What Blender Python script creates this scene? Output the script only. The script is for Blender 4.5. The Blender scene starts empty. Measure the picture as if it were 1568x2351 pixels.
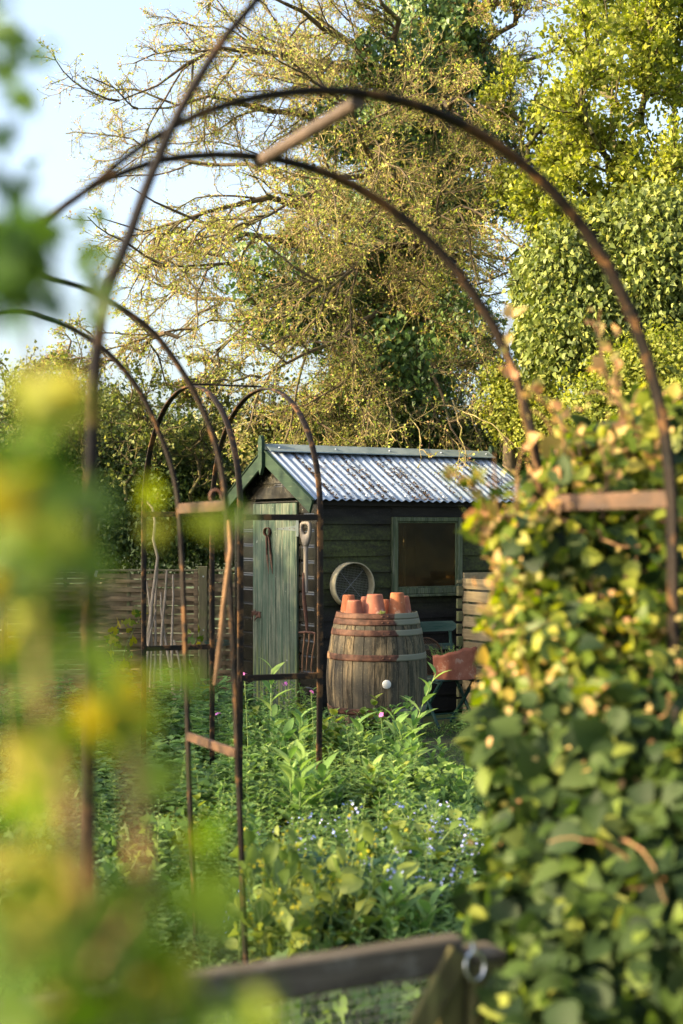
import bpy, math, random
import numpy as np
from mathutils import Vector, Matrix
R = math.radians
rng = np.random.default_rng(7)
random.seed(7)
sc = bpy.context.scene
col = sc.collection

# ------------------------------------------------------------------ camera, sky, sun, exposure
CAMH, FPX, CX, HY = 1.55, 3265.0, 784.0, 1218.0
cam_d = bpy.data.cameras.new('camera')
cam = bpy.data.objects.new('camera', cam_d); col.objects.link(cam)
cam.location = (0, 0, CAMH); cam.rotation_euler = (R(90), 0, 0)
cam_d.sensor_fit = 'VERTICAL'; cam_d.sensor_height = 36.0; cam_d.sensor_width = 24.0
cam_d.lens = 50.0; cam_d.shift_y = 42.5 / 2351.0
cam_d.clip_start = 0.05; cam_d.clip_end = 3000
cam_d.dof.use_dof = True; cam_d.dof.focus_distance = 11.0; cam_d.dof.aperture_fstop = 2.9
sc.camera = cam

SUN_EL = 21.0
SUN_TO = Vector((-0.965, -0.26, 0)).normalized()          # horizontal direction towards the sun
world = bpy.data.worlds.new('World'); sc.world = world; world.use_nodes = True
wn = world.node_tree.nodes; wl = world.node_tree.links
for n in list(wn): wn.remove(n)
wo = wn.new('ShaderNodeOutputWorld'); wb = wn.new('ShaderNodeBackground'); ws = wn.new('ShaderNodeTexSky')
ws.sky_type = 'NISHITA'; ws.sun_disc = False
ws.sun_elevation = R(SUN_EL); ws.sun_rotation = math.atan2(SUN_TO.x, SUN_TO.y)
ws.air_density = 1.0; ws.dust_density = 5.0; ws.ozone_density = 1.8
wb.inputs['Strength'].default_value = 0.12
hsv = wn.new('ShaderNodeHueSaturation'); hsv.inputs['Saturation'].default_value = 0.80; hsv.inputs['Value'].default_value = 1.02
wl.new(ws.outputs[0], hsv.inputs['Color']); wl.new(hsv.outputs[0], wb.inputs[0]); wl.new(wb.outputs[0], wo.inputs[0])
sun_d = bpy.data.lights.new('sun', 'SUN'); sun = bpy.data.objects.new('sun', sun_d); col.objects.link(sun)
sun_d.energy = 4.2; sun_d.angle = R(0.6); sun_d.color = (1.0, 0.76, 0.42)
sv = Vector((SUN_TO.x*math.cos(R(SUN_EL)), SUN_TO.y*math.cos(R(SUN_EL)), math.sin(R(SUN_EL))))
sun.rotation_euler = sv.to_track_quat('Z', 'Y').to_euler(); sun.location = sv*30
vs = sc.view_settings
vs.view_transform = 'Standard'; vs.look = 'None'; vs.exposure = 2.2; vs.gamma = 1.0; vs.use_curve_mapping = False
sc.cycles.max_bounces = 6; sc.cycles.transparent_max_bounces = 6
sc.cycles.diffuse_bounces = 3; sc.cycles.glossy_bounces = 3; sc.cycles.transmission_bounces = 4

# ------------------------------------------------------------------ coordinates
def W(px, py, D):
    return Vector(((px-CX)/FPX*D, D, CAMH-(py-HY)/FPX*D))
def WX(px, D): return (px-CX)/FPX*D
def WZ(py, D): return CAMH-(py-HY)/FPX*D
def on_plane(px, py, o, d):
    "ray through (px,py) meets the vertical plane through o along unit d -> (s, z)"
    k = (px-CX)/FPX
    s = (k*o[1]-o[0])/(d[0]-k*d[1])
    return s, WZ(py, o[1]+s*d[1])

# ------------------------------------------------------------------ materials
def new_mat(name):
    m = bpy.data.materials.new(name); m.use_nodes = True
    nt = m.node_tree
    for n in list(nt.nodes): nt.nodes.remove(n)
    out = nt.nodes.new('ShaderNodeOutputMaterial'); b = nt.nodes.new('ShaderNodeBsdfPrincipled')
    nt.links.new(b.outputs[0], out.inputs[0])
    return m, nt, b, out
def ND(nt, t, **kw):
    n = nt.nodes.new(t)
    for k, v in kw.items(): setattr(n, k, v)
    return n
def coords(nt, scale=(1,1,1), rot=(0,0,0), kind='Object'):
    tc = ND(nt, 'ShaderNodeTexCoord'); mp = ND(nt, 'ShaderNodeMapping')
    mp.inputs['Scale'].default_value = scale; mp.inputs['Rotation'].default_value = rot
    nt.links.new(tc.outputs[kind], mp.inputs[0]); return mp.outputs[0]
def noise(nt, vec, scale, detail=4, rough=0.6, dist=0.0):
    n = ND(nt, 'ShaderNodeTexNoise'); n.inputs['Scale'].default_value = scale
    n.inputs['Detail'].default_value = detail; n.inputs['Roughness'].default_value = rough
    n.inputs['Distortion'].default_value = dist
    nt.links.new(vec, n.inputs['Vector']); return n.outputs[0]
def ramp(nt, fac, stops):
    r = ND(nt, 'ShaderNodeValToRGB'); e = r.color_ramp.elements
    while len(e) > 1: e.remove(e[0])
    e[0].position = stops[0][0]; e[0].color = (*stops[0][1], 1)
    for p, c in stops[1:]:
        x = e.new(p); x.color = (*c, 1)
    nt.links.new(fac, r.inputs[0]); return r.outputs[0]
def g(v): return (v, v, v)
def mix(nt, fac, a, b):
    m = ND(nt, 'ShaderNodeMix', data_type='RGBA')
    for s, x in ((0, fac), (6, a), (7, b)):
        if isinstance(x, (tuple, float, int)):
            m.inputs[s].default_value = x if s == 0 else (*x, 1)
        else: nt.links.new(x, m.inputs[s])
    return m.outputs[2]
def mul(nt, a, b, op='MULTIPLY'):
    m = ND(nt, 'ShaderNodeMath', operation=op)
    for i, x in enumerate((a, b)):
        if isinstance(x, (float, int)): m.inputs[i].default_value = x
        else: nt.links.new(x, m.inputs[i])
    return m.outputs[0]
def sep(nt, vec, axis):
    s = ND(nt, 'ShaderNodeSeparateXYZ'); nt.links.new(vec, s.inputs[0]); return s.outputs[axis]
def bump(nt, b, h, strength=0.4, dist=0.01):
    n = ND(nt, 'ShaderNodeBump'); n.inputs['Strength'].default_value = strength; n.inputs['Distance'].default_value = dist
    nt.links.new(h, n.inputs['Height']); nt.links.new(n.outputs[0], b.inputs['Normal'])

def simple(name, c1, c2, scale=8, rough=0.7, stretch=(1,1,1), metal=0.0, bmp=0.3, spots=None, lo=.35, hi=.65, spec=0.28, kind='Object'):
    "two-tone stained surface; spots = (colour, scale, threshold) adds a third tone"
    m, nt, b, out = new_mat(name)
    v = coords(nt, stretch, kind=kind)
    n1 = noise(nt, v, scale, 6, .65)
    c = ramp(nt, n1, [(lo, c1), (hi, c2)])
    if spots:
        n2 = noise(nt, v, spots[1], 5, .7)
        f = ramp(nt, n2, [(spots[2], g(0)), (spots[2]+.06, g(1))])
        c = mix(nt, f, c, spots[0])
    nt.links.new(c, b.inputs['Base Color'])
    b.inputs['Roughness'].default_value = rough; b.inputs['Metallic'].default_value = metal
    b.inputs['Specular IOR Level'].default_value = spec
    if bmp: bump(nt, b, n1, bmp)
    return m

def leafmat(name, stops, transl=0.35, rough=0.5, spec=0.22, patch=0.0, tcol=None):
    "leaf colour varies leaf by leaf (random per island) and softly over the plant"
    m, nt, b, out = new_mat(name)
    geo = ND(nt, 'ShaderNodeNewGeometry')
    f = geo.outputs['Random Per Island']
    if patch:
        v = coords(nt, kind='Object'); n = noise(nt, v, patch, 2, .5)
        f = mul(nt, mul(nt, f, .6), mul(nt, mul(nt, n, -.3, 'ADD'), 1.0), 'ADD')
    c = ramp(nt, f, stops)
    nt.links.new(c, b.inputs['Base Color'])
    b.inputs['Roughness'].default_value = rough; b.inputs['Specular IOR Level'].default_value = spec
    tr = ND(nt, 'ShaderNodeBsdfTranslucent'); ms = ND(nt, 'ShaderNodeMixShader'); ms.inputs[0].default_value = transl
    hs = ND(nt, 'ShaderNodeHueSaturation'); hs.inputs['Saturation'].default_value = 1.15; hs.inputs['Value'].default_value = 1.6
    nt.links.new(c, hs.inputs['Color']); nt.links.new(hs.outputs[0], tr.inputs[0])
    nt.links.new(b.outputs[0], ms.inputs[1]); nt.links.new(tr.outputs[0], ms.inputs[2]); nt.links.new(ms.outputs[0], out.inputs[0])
    return m

def wood(name, dark, light, axis='z', scale=30, streak=14, rough=0.8, tint=None, tint_scale=2.5, tint_th=.5, bmp=.5, per_island=0.0):
    m, nt, b, out = new_mat(name)
    st = {'z': (1,1,1/streak), 'x': (1/streak,1,1), 'y': (1,1/streak,1)}[axis]
    v = coords(nt, st); n1 = noise(nt, v, scale, 8, .7)
    c = ramp(nt, n1, [(.3, dark), (.7, light)])
    if per_island:
        geo = ND(nt, 'ShaderNodeNewGeometry')
        c = mix(nt, mul(nt, geo.outputs['Random Per Island'], per_island), c, dark)
    if tint:
        v2 = coords(nt, (1,1,1)); n2 = noise(nt, v2, tint_scale, 6, .75)
        c = mix(nt, ramp(nt, n2, [(tint_th, g(0)), (tint_th+.14, g(.85))]), c, tint)
    nt.links.new(c, b.inputs['Base Color']); b.inputs['Roughness'].default_value = rough; b.inputs['Specular IOR Level'].default_value = .2
    bump(nt, b, n1, bmp, .004); return m

M = {}
M['soil'] = simple('soil', (.030,.030,.014), (.055,.060,.022), 5, .95, bmp=.8, spots=((.045,.070,.02), 2.2, .42))
M['lawn'] = simple('lawn', (.03,.045,.015), (.06,.06,.03), 14, .95, bmp=.8)

# black siding of the long wall: tarry boards with patches of green algae
def siding(name, algae, gloss, axis):
    m, nt, b, out = new_mat(name)
    v = coords(nt)
    st = coords(nt, (.25,1,1) if axis == 'x' else (1,.25,1))
    n1 = noise(nt, st, 14, 8, .75)
    c = ramp(nt, n1, [(.35, (.005,.005,.005)), (.7, (.016,.015,.012))])
    if algae:
        n2 = noise(nt, st, 3.2, 8, .8)
        n3 = noise(nt, v, 38, 6, .8)
        zz = sep(nt, v, 2)
        band = ramp(nt, mul(nt, mul(nt, zz, -1.35, 'ADD'), 1.0), [(0, g(0))])
        mr = ND(nt, 'ShaderNodeMapRange'); mr.inputs[1].default_value = .85; mr.inputs[2].default_value = 1.1; nt.links.new(zz, mr.inputs[0])
        mr2 = ND(nt, 'ShaderNodeMapRange'); mr2.inputs[1].default_value = 1.68; mr2.inputs[2].default_value = 1.55; nt.links.new(zz, mr2.inputs[0])
        f = mul(nt, mul(nt, ramp(nt, n2, [(.38, g(0)), (.62, g(1))]), ramp(nt, n3, [(.36, g(.15)), (.66, g(1))])), mul(nt, mr.outputs[0], mr2.outputs[0]))
        c = mix(nt, mul(nt, f, .9), c, (.075,.095,.022))
        f2 = ramp(nt, noise(nt, v, 90, 4, .8), [(.60, g(0)), (.70, g(.5))])
        c = mix(nt, f2, c, (.09,.09,.075))
    else:
        f2 = ramp(nt, noise(nt, v, 45, 3, .7), [(.70, g(0)), (.73, g(.8))])
        c = mix(nt, f2, c, (.30,.28,.22))
        zz = sep(nt, v, 2)
        mr = ND(nt, 'ShaderNodeMapRange'); mr.inputs[1].default_value = 1.7; mr.inputs[2].default_value = 2.0; nt.links.new(zz, mr.inputs[0])
        f3 = mul(nt, ramp(nt, noise(nt, v, 9, 7, .8), [(.48, g(0)), (.66, g(.6))]), mr.outputs[0])
        c = mix(nt, f3, c, (.12,.115,.09))
    nt.links.new(c, b.inputs['Base Color'])
    rr = ramp(nt, noise(nt, st, 9, 5, .6), [(.3, g(gloss)), (.7, g(min(1, gloss+(.25 if algae else .14))))])
    nt.links.new(rr, b.inputs['Roughness'])
    bump(nt, b, n1, .35 if algae else .10, .004); b.inputs['Specular IOR Level'].default_value = .22 if algae else .35
    return m
M['siding_side'] = siding('siding_side', True, .72, 'x')
M['siding_gable'] = siding('siding_gable', False, .12, 'y')

def green_paint(name, moss=False, wear=.48, axis='z', base=(.006,.022,.014), base2=(.030,.062,.043)):
    m, nt, b, out = new_mat(name)
    st = {'z': (1,1,.05), 'y': (1,.06,1), 'x': (.06,1,1)}[axis]
    v = coords(nt); vs_ = coords(nt, st)
    n1 = noise(nt, vs_, 22, 6, .65)
    c = ramp(nt, n1, [(.42, base), (.58, base2)])
    n2 = noise(nt, vs_, 60, 6, .75); n3 = noise(nt, v, 3.0, 4, .6)
    f = mul(nt, ramp(nt, n2, [(wear, g(0)), (wear+.12, g(.85))]), ramp(nt, n3, [(.35, g(.25)), (.6, g(1))]))
    c = mix(nt, f, c, (.125,.135,.100))
    f = ramp(nt, noise(nt, v, 16, 3, .6), [(.71, g(0)), (.73, g(.9))])
    c = mix(nt, f, c, (.20,.21,.18))
    if moss:
        z = sep(nt, v, 2); mr = ND(nt, 'ShaderNodeMapRange'); mr.inputs[1].default_value = .62; mr.inputs[2].default_value = .05
        nt.links.new(z, mr.inputs[0])
        n4 = noise(nt, coords(nt, (1,1,.02)), 22, 3, .5)
        f = mul(nt, ramp(nt, n4, [(.52, g(0)), (.58, g(1))]), mr.outputs[0])
        c = mix(nt, f, c, (.15,.17,.035))
    nt.links.new(c, b.inputs['Base Color']); b.inputs['Roughness'].default_value = .62; b.inputs['Specular IOR Level'].default_value = .2
    bump(nt, b, n2, .4, .003); return m
M['door'] = green_paint('door_paint', True, .445)
M['barge'] = green_paint('barge_paint', False, .60, 'y', (.009,.024,.014), (.017,.037,.021))
M['frame_green'] = green_paint('window_frame_paint', False, .47, 'z', (.024,.038,.018), (.065,.085,.040))

def steel():
    m, nt, b, out = new_mat('galvanised_steel')
    v = coords(nt); n1 = noise(nt, v, 5, 6, .7); n2 = noise(nt, v, 60, 3, .7)
    c = ramp(nt, n1, [(.3, (.20,.25,.33)), (.7, (.26,.32,.41))])
    c = mix(nt, ramp(nt, n2, [(.66, g(0)), (.70, g(.7))]), c, (.55,.58,.6))
    c = mix(nt, ramp(nt, noise(nt, coords(nt, (1,.2,1)), 12, 6, .75), [(.62, g(0)), (.76, g(.5))]), c, (.16,.14,.10))
    nt.links.new(c, b.inputs['Base Color']); b.inputs['Metallic'].default_value = .15
    nt.links.new(ramp(nt, n1, [(.3, g(.48)), (.7, g(.62))]), b.inputs['Roughness'])
    return m
M['steel'] = steel()
M['ridge'] = simple('ridge_steel', (.14,.19,.20), (.24,.29,.30), 6, .5, metal=.4, bmp=.05)
M['debris'] = simple('leaf_litter_brown', (.03,.018,.010), (.12,.07,.035), 40, .95)
M['bolt'] = simple('bolt_steel', (.4,.45,.5), (.6,.62,.65), 20, .35, metal=.9, bmp=0)
M['dark'] = simple('dark_interior', (.012,.010,.006), (.03,.022,.010), 2, .9, bmp=0)

def barrel_wood():
    m, nt, b, out = new_mat('barrel_oak')
    v = coords(nt); vs_ = coords(nt, (1,1,.09))
    n1 = noise(nt, vs_, 26, 9, .78); n2 = noise(nt, vs_, 5.5, 5, .6); n3 = noise(nt, v, 60, 6, .8)
    c = ramp(nt, n1, [(.44, (.010,.008,.005)), (.5, (.052,.039,.023)), (.56, (.165,.125,.075))])
    c = mix(nt, ramp(nt, n2, [(.40, g(.9)), (.58, g(0))]), c, (.045,.042,.036))
    c = mix(nt, ramp(nt, n3, [(.55, g(0)), (.72, g(.7))]), c, (.20,.175,.12))
    x = sep(nt, v, 0); mr = ND(nt, 'ShaderNodeMapRange'); mr.inputs[1].default_value = .02; mr.inputs[2].default_value = .34; nt.links.new(x, mr.inputs[0])
    c = mix(nt, mul(nt, mr.outputs[0], .55), c, (.05,.058,.035))
    geo = ND(nt, 'ShaderNodeNewGeometry'); c = mix(nt, mul(nt, geo.outputs['Random Per Island'], .4), c, (.045,.042,.028))
    nt.links.new(c, b.inputs['Base Color']); b.inputs['Roughness'].default_value = .85; b.inputs['Specular IOR Level'].default_value = .2
    bump(nt, b, n1, .8, .006); return m
M['barrel'] = barrel_wood()
def hoop():
    m, nt, b, out = new_mat('rusty_hoop')
    v = coords(nt); n1 = noise(nt, v, 9, 6, .7); n2 = noise(nt, v, 7, 4, .6)
    c = ramp(nt, n1, [(.40, (.022,.010,.007)), (.5, (.056,.025,.017)), (.62, (.105,.052,.033))])
    x = mul(nt, sep(nt, v, 0), mul(nt, n2, .16), 'ADD')
    c = mix(nt, ramp(nt, x, [(.215, g(0)), (.225, g(1))]), c, (.12,.125,.09))
    x2 = mul(nt, sep(nt, v, 0), mul(nt, n2, .10), 'ADD')
    c = mix(nt, ramp(nt, mul(nt, x2, .5, 'ADD'), [(.185, g(.9)), (.20, g(0))]), c, (.26,.15,.08))
    nt.links.new(c, b.inputs['Base Color']); b.inputs['Roughness'].default_value = .7; b.inputs['Specular IOR Level'].default_value = .2
    bump(nt, b, n1, .3, .003); return m
M['hoop'] = hoop()
M['terra'] = simple('terracotta', (.20,.062,.026), (.32,.11,.045), 7, .78, bmp=.15, spots=((.36,.21,.13), 9, .56))
M['terra_pink'] = simple('terracotta_pink', (.19,.060,.034), (.30,.115,.070), 6, .8, bmp=.15, spots=((.34,.20,.14), 11, .57))
M['cap'] = simple('white_plastic', (.42,.42,.39), (.50,.50,.48), 12, .4, bmp=0, spots=((.4,.38,.33), 30, .66))
M['sieve_rim'] = simple('bent_wood_rim', (.20,.18,.115), (.32,.285,.19), 10, .7, bmp=.2, spots=((.16,.14,.09), 12, .60))
M['wire'] = simple('dull_wire', (.13,.13,.11), (.24,.24,.20), 20, .55, metal=.4, bmp=0)
M['wire_rust'] = simple('rusty_wire', (.07,.045,.03), (.16,.10,.06), 20, .7, metal=.2, bmp=0)
M['rust'] = simple('dark_rust', (.035,.018,.014), (.11,.05,.032), 25, .6, bmp=.3, metal=.3)
M['rust_light'] = simple('tine_rust', (.11,.055,.028), (.19,.10,.05), 25, .7, bmp=.2)
M['handle'] = wood('worn_ash_handle', (.12,.10,.08), (.27,.235,.19), 'z', 40, 12, .6)
M['zinc'] = simple('zinc_plate', (.06,.08,.085), (.11,.135,.14), 15, .5, metal=.5, bmp=.05)
M['arch'] = simple('rusty_arch_iron', (.004,.0035,.003), (.014,.008,.005), 16, .70, bmp=.6, spots=((.085,.042,.015), 12, .53), spec=.2)  # orange spots: rust, with the golden sunlight on the iron put into their colour
M['arch_bar'] = simple('rusty_arch_bar', (.035,.021,.013), (.095,.052,.030), 18, .65, bmp=.3, spots=((.04,.025,.02), 12, .56))
M['fence'] = wood('weathered_larch', (.045,.034,.021), (.36,.255,.15), 'x', 26, 12, .85, (.11,.135,.04), 1.6, .52, per_island=.5)
M['fence_post'] = wood('fence_post_wood', (.07,.06,.035), (.19,.165,.09), 'z', 30, 12, .85, (.10,.12,.045), 3, .52)
M['pole'] = wood('hazel_bark', (.12,.09,.06), (.33,.27,.20), 'z', 14, 3, .8, (.12,.14,.06), 8, .58)
M['slat'] = wood('pallet_slat', (.13,.10,.055), (.34,.27,.155), 'y', 28, 14, .8, (.13,.14,.06), 4, .56, per_island=.5)
M['slat_end'] = wood('algae_slat', (.06,.06,.03), (.17,.16,.09), 'x', 28, 8, .85, (.09,.12,.04), 6, .5)
M['gate'] = wood('gate_timber', (.022,.019,.015), (.11,.095,.075), 'x', 40, 16, .85, (.13,.125,.11), 14, .54, bmp=.9)
M['gate_post'] = wood('gate_post_timber', (.030,.027,.014), (.14,.13,.05), 'z', 44, 8, .8, (.14,.16,.05), 6, .55)
M['mesh_wire'] = simple('mesh_wire_grey', (.16,.17,.18), (.26,.27,.28), 20, .5, metal=.5, bmp=0)
M['ring'] = simple('steel_ring', (.45,.47,.5), (.65,.66,.68), 20, .25, metal=.9, bmp=0)
M['chair_metal'] = simple('chair_green_paint', (.008,.038,.032), (.018,.062,.050), 25, .55, bmp=.1, spots=((.12,.10,.07), 30, .62))
M['chair_wood'] = wood('chair_slat_paint', (.014,.048,.040), (.060,.10,.085), 'x', 24, 10, .65, (.16,.14,.09), 8, .54)
M['bark'] = simple('mossy_bark', (.045,.036,.022), (.12,.09,.055), 9, .95, bmp=.8, spots=((.10,.10,.03), 5, .54))
M['twig'] = simple('mossy_twig', (.13,.105,.05), (.27,.22,.10), 6, .9, bmp=0, spots=((.15,.15,.035), 4, .52))
M['twig_dark'] = simple('dark_twig', (.05,.042,.022), (.12,.10,.05), 6, .9, bmp=0, spots=((.10,.10,.03), 4, .5))
M['stem_green'] = simple('green_stem', (.10,.16,.05), (.18,.25,.08), 12, .6, bmp=0)
M['stem_brown'] = simple('brown_vine_stem', (.11,.06,.03), (.23,.13,.06), 9, .7, bmp=.3)
M['moss'] = simple('moss_mound', (.11,.11,.03), (.26,.22,.06), 20, .95, bmp=1.0, spots=((.07,.05,.03), 8, .6))
M['stem_lit'] = simple('tan_vine_stem', (.10,.055,.02), (.19,.11,.035), 9, .7, bmp=.3)
L = {}
L['bud'] = leafmat('bud_leaf', [(0,(0.342,0.195,0.122)), (.2,(0.366,0.293,0.098)), (.4,(0.305,0.329,0.061)), (.8,(0.220,0.305,0.055)), (1,(0.390,0.415,0.098))], .35, .6)
L['ivy'] = leafmat('ivy_leaf', [(0,(0.030,0.068,0.022)), (.5,(0.061,0.115,0.034)), (.85,(0.108,0.176,0.047)), (1,(0.162,0.203,0.054))], .15, .45, .25)
L['ivy_lit'] = leafmat('ivy_mass_leaf', [(0,(0.046,0.069,0.016)), (.5,(0.109,0.144,0.029)), (.85,(0.184,0.218,0.046)), (1,(0.276,0.287,0.069))], .2, .55, .3)
L['maple'] = leafmat('spring_leaf', [(0,(.085,.115,.018)), (.5,(.19,.22,.035)), (1,(.31,.32,.06))], .42, .55)
L['hedge'] = leafmat('dark_hedge_leaf', [(0,(0.024,0.046,0.014)), (.5,(0.050,0.086,0.024)), (.9,(0.102,0.144,0.036)), (1,(0.180,0.216,0.054))], .25, .55)
L['scrub'] = leafmat('scrub_leaf', [(0,(0.060,0.084,0.024)), (.5,(0.120,0.156,0.036)), (1,(0.264,0.276,0.084))], .35, .55)
L['far'] = leafmat('far_leaf', [(0,(.20,.20,.07)), (.5,(.30,.28,.09)), (1,(.42,.38,.16))], .4, .7)
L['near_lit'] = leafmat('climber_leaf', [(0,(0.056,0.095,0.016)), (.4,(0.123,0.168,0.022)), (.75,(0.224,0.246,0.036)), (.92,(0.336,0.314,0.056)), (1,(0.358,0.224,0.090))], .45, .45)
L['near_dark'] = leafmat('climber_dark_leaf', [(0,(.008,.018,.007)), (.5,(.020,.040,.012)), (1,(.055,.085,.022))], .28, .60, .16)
L['near_pink'] = leafmat('climber_bud', [(0,(.42,.22,.12)), (.5,(.50,.33,.14)), (1,(.42,.40,.12))], .4, .5)
L['hop'] = leafmat('hop_leaf', [(0,(0.050,0.106,0.013)), (.4,(0.106,0.163,0.018)), (.75,(0.250,0.263,0.027)), (1,(0.325,0.237,0.044))], .4, .5)
L['hop_dark'] = leafmat('hop_leaf_green', [(0,(0.026,0.058,0.012)), (.6,(0.058,0.111,0.018)), (1,(0.111,0.169,0.029))], .4, .5)
L['herb'] = leafmat('herb_leaf', [(0,(0.065,0.123,0.036)), (.5,(0.123,0.210,0.058)), (1,(0.246,0.348,0.094))], .35, .5)
L['balm'] = leafmat('balm_leaf', [(0,(0.042,0.091,0.031)), (.5,(0.084,0.161,0.046)), (1,(0.168,0.266,0.070))], .35, .5)
L['comfrey'] = leafmat('long_leaf', [(0,(0.084,0.168,0.045)), (.5,(0.161,0.266,0.070)), (1,(0.308,0.406,0.119))], .35, .45)
L['cover'] = leafmat('ground_cover_leaf', [(0,(0.051,0.102,0.029)), (.5,(0.102,0.181,0.051)), (1,(0.203,0.290,0.087))], .3, .55)
L['kale'] = leafmat('kale_leaf', [(0,(0.029,0.072,0.039)), (1,(0.058,0.117,0.058))], .25, .5)
L['kale_y'] = leafmat('kale_old_leaf', [(0,(0.084,0.140,0.031)), (1,(0.238,0.280,0.063))], .35, .5)
L['mid'] = leafmat('mid_green_leaf', [(0,(0.033,0.061,0.015)), (.4,(0.066,0.110,0.022)), (.8,(0.132,0.182,0.033)), (1,(0.242,0.264,0.055))], .4, .55, .2)
L['grass'] = leafmat('grass_blade', [(0,(.07,.11,.03)), (1,(.16,.22,.06))], .3, .6)
L['blue'] = leafmat('blue_petal', [(0,(.22,.30,.68)), (.7,(.35,.42,.78)), (1,(.62,.55,.75))], .2, .6)
L['yellow'] = leafmat('yellow_petal', [(0,(.36,.32,.02)), (1,(.46,.42,.04))], .3, .6)
L['pink'] = leafmat('pink_petal', [(0,(.50,.14,.42)), (1,(.62,.24,.55))], .3, .6)
L['white'] = leafmat('white_petal', [(0,(.62,.60,.52)), (1,(.75,.75,.68))], .2, .6)

# ------------------------------------------------------------------ object helpers
def link(name, me, mats, parent=None, loc=None):
    o = bpy.data.objects.new(name, me); col.objects.link(o)
    for m in (mats if isinstance(mats, (list, tuple)) else [mats]): me.materials.append(m)
    if parent is not None: o.parent = parent
    if loc is not None: o.location = loc
    return o
def tag(o, label=None, cat=None, group=None, kind=None):
    if label: o['label'] = label
    if cat: o['category'] = cat
    if group: o['group'] = group
    if kind: o['kind'] = kind
    return o
def empty(name, loc, rz=0.0):
    e = bpy.data.objects.new(name, None); col.objects.link(e); e.location = loc; e.rotation_euler = (0,0,rz)
    e.empty_display_size = .1; return e
def copy_tree(o, parent=None):
    c = o.copy(); col.objects.link(c); c.parent = parent
    for ch in [x for x in o.children]: copy_tree(ch, c)
    return c

def mesh_np(name, V, F, mi=None, smooth=False):
    "F: (n,k) int array or list of such arrays (k = 3 or 4)"
    Fs = F if isinstance(F, list) else [F]
    me = bpy.data.meshes.new(name)
    V = np.asarray(V, np.float32); me.vertices.add(len(V)); me.vertices.foreach_set('co', V.ravel())
    nl = sum(f.size for f in Fs); npol = sum(len(f) for f in Fs)
    me.loops.add(nl); me.loops.foreach_set('vertex_index', np.concatenate([f.ravel() for f in Fs]).astype(np.int32))
    tot = np.concatenate([np.full(len(f), f.shape[1], np.int32) for f in Fs]); st = np.concatenate([[0], np.cumsum(tot)[:-1]]).astype(np.int32)
    me.polygons.add(npol); me.polygons.foreach_set('loop_start', st); me.polygons.foreach_set('loop_total', tot)
    if mi is not None: me.polygons.foreach_set('material_index', np.asarray(mi, np.int32))
    if smooth: me.polygons.foreach_set('use_smooth', np.ones(npol, bool))
    me.update(calc_edges=True); return me

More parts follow.
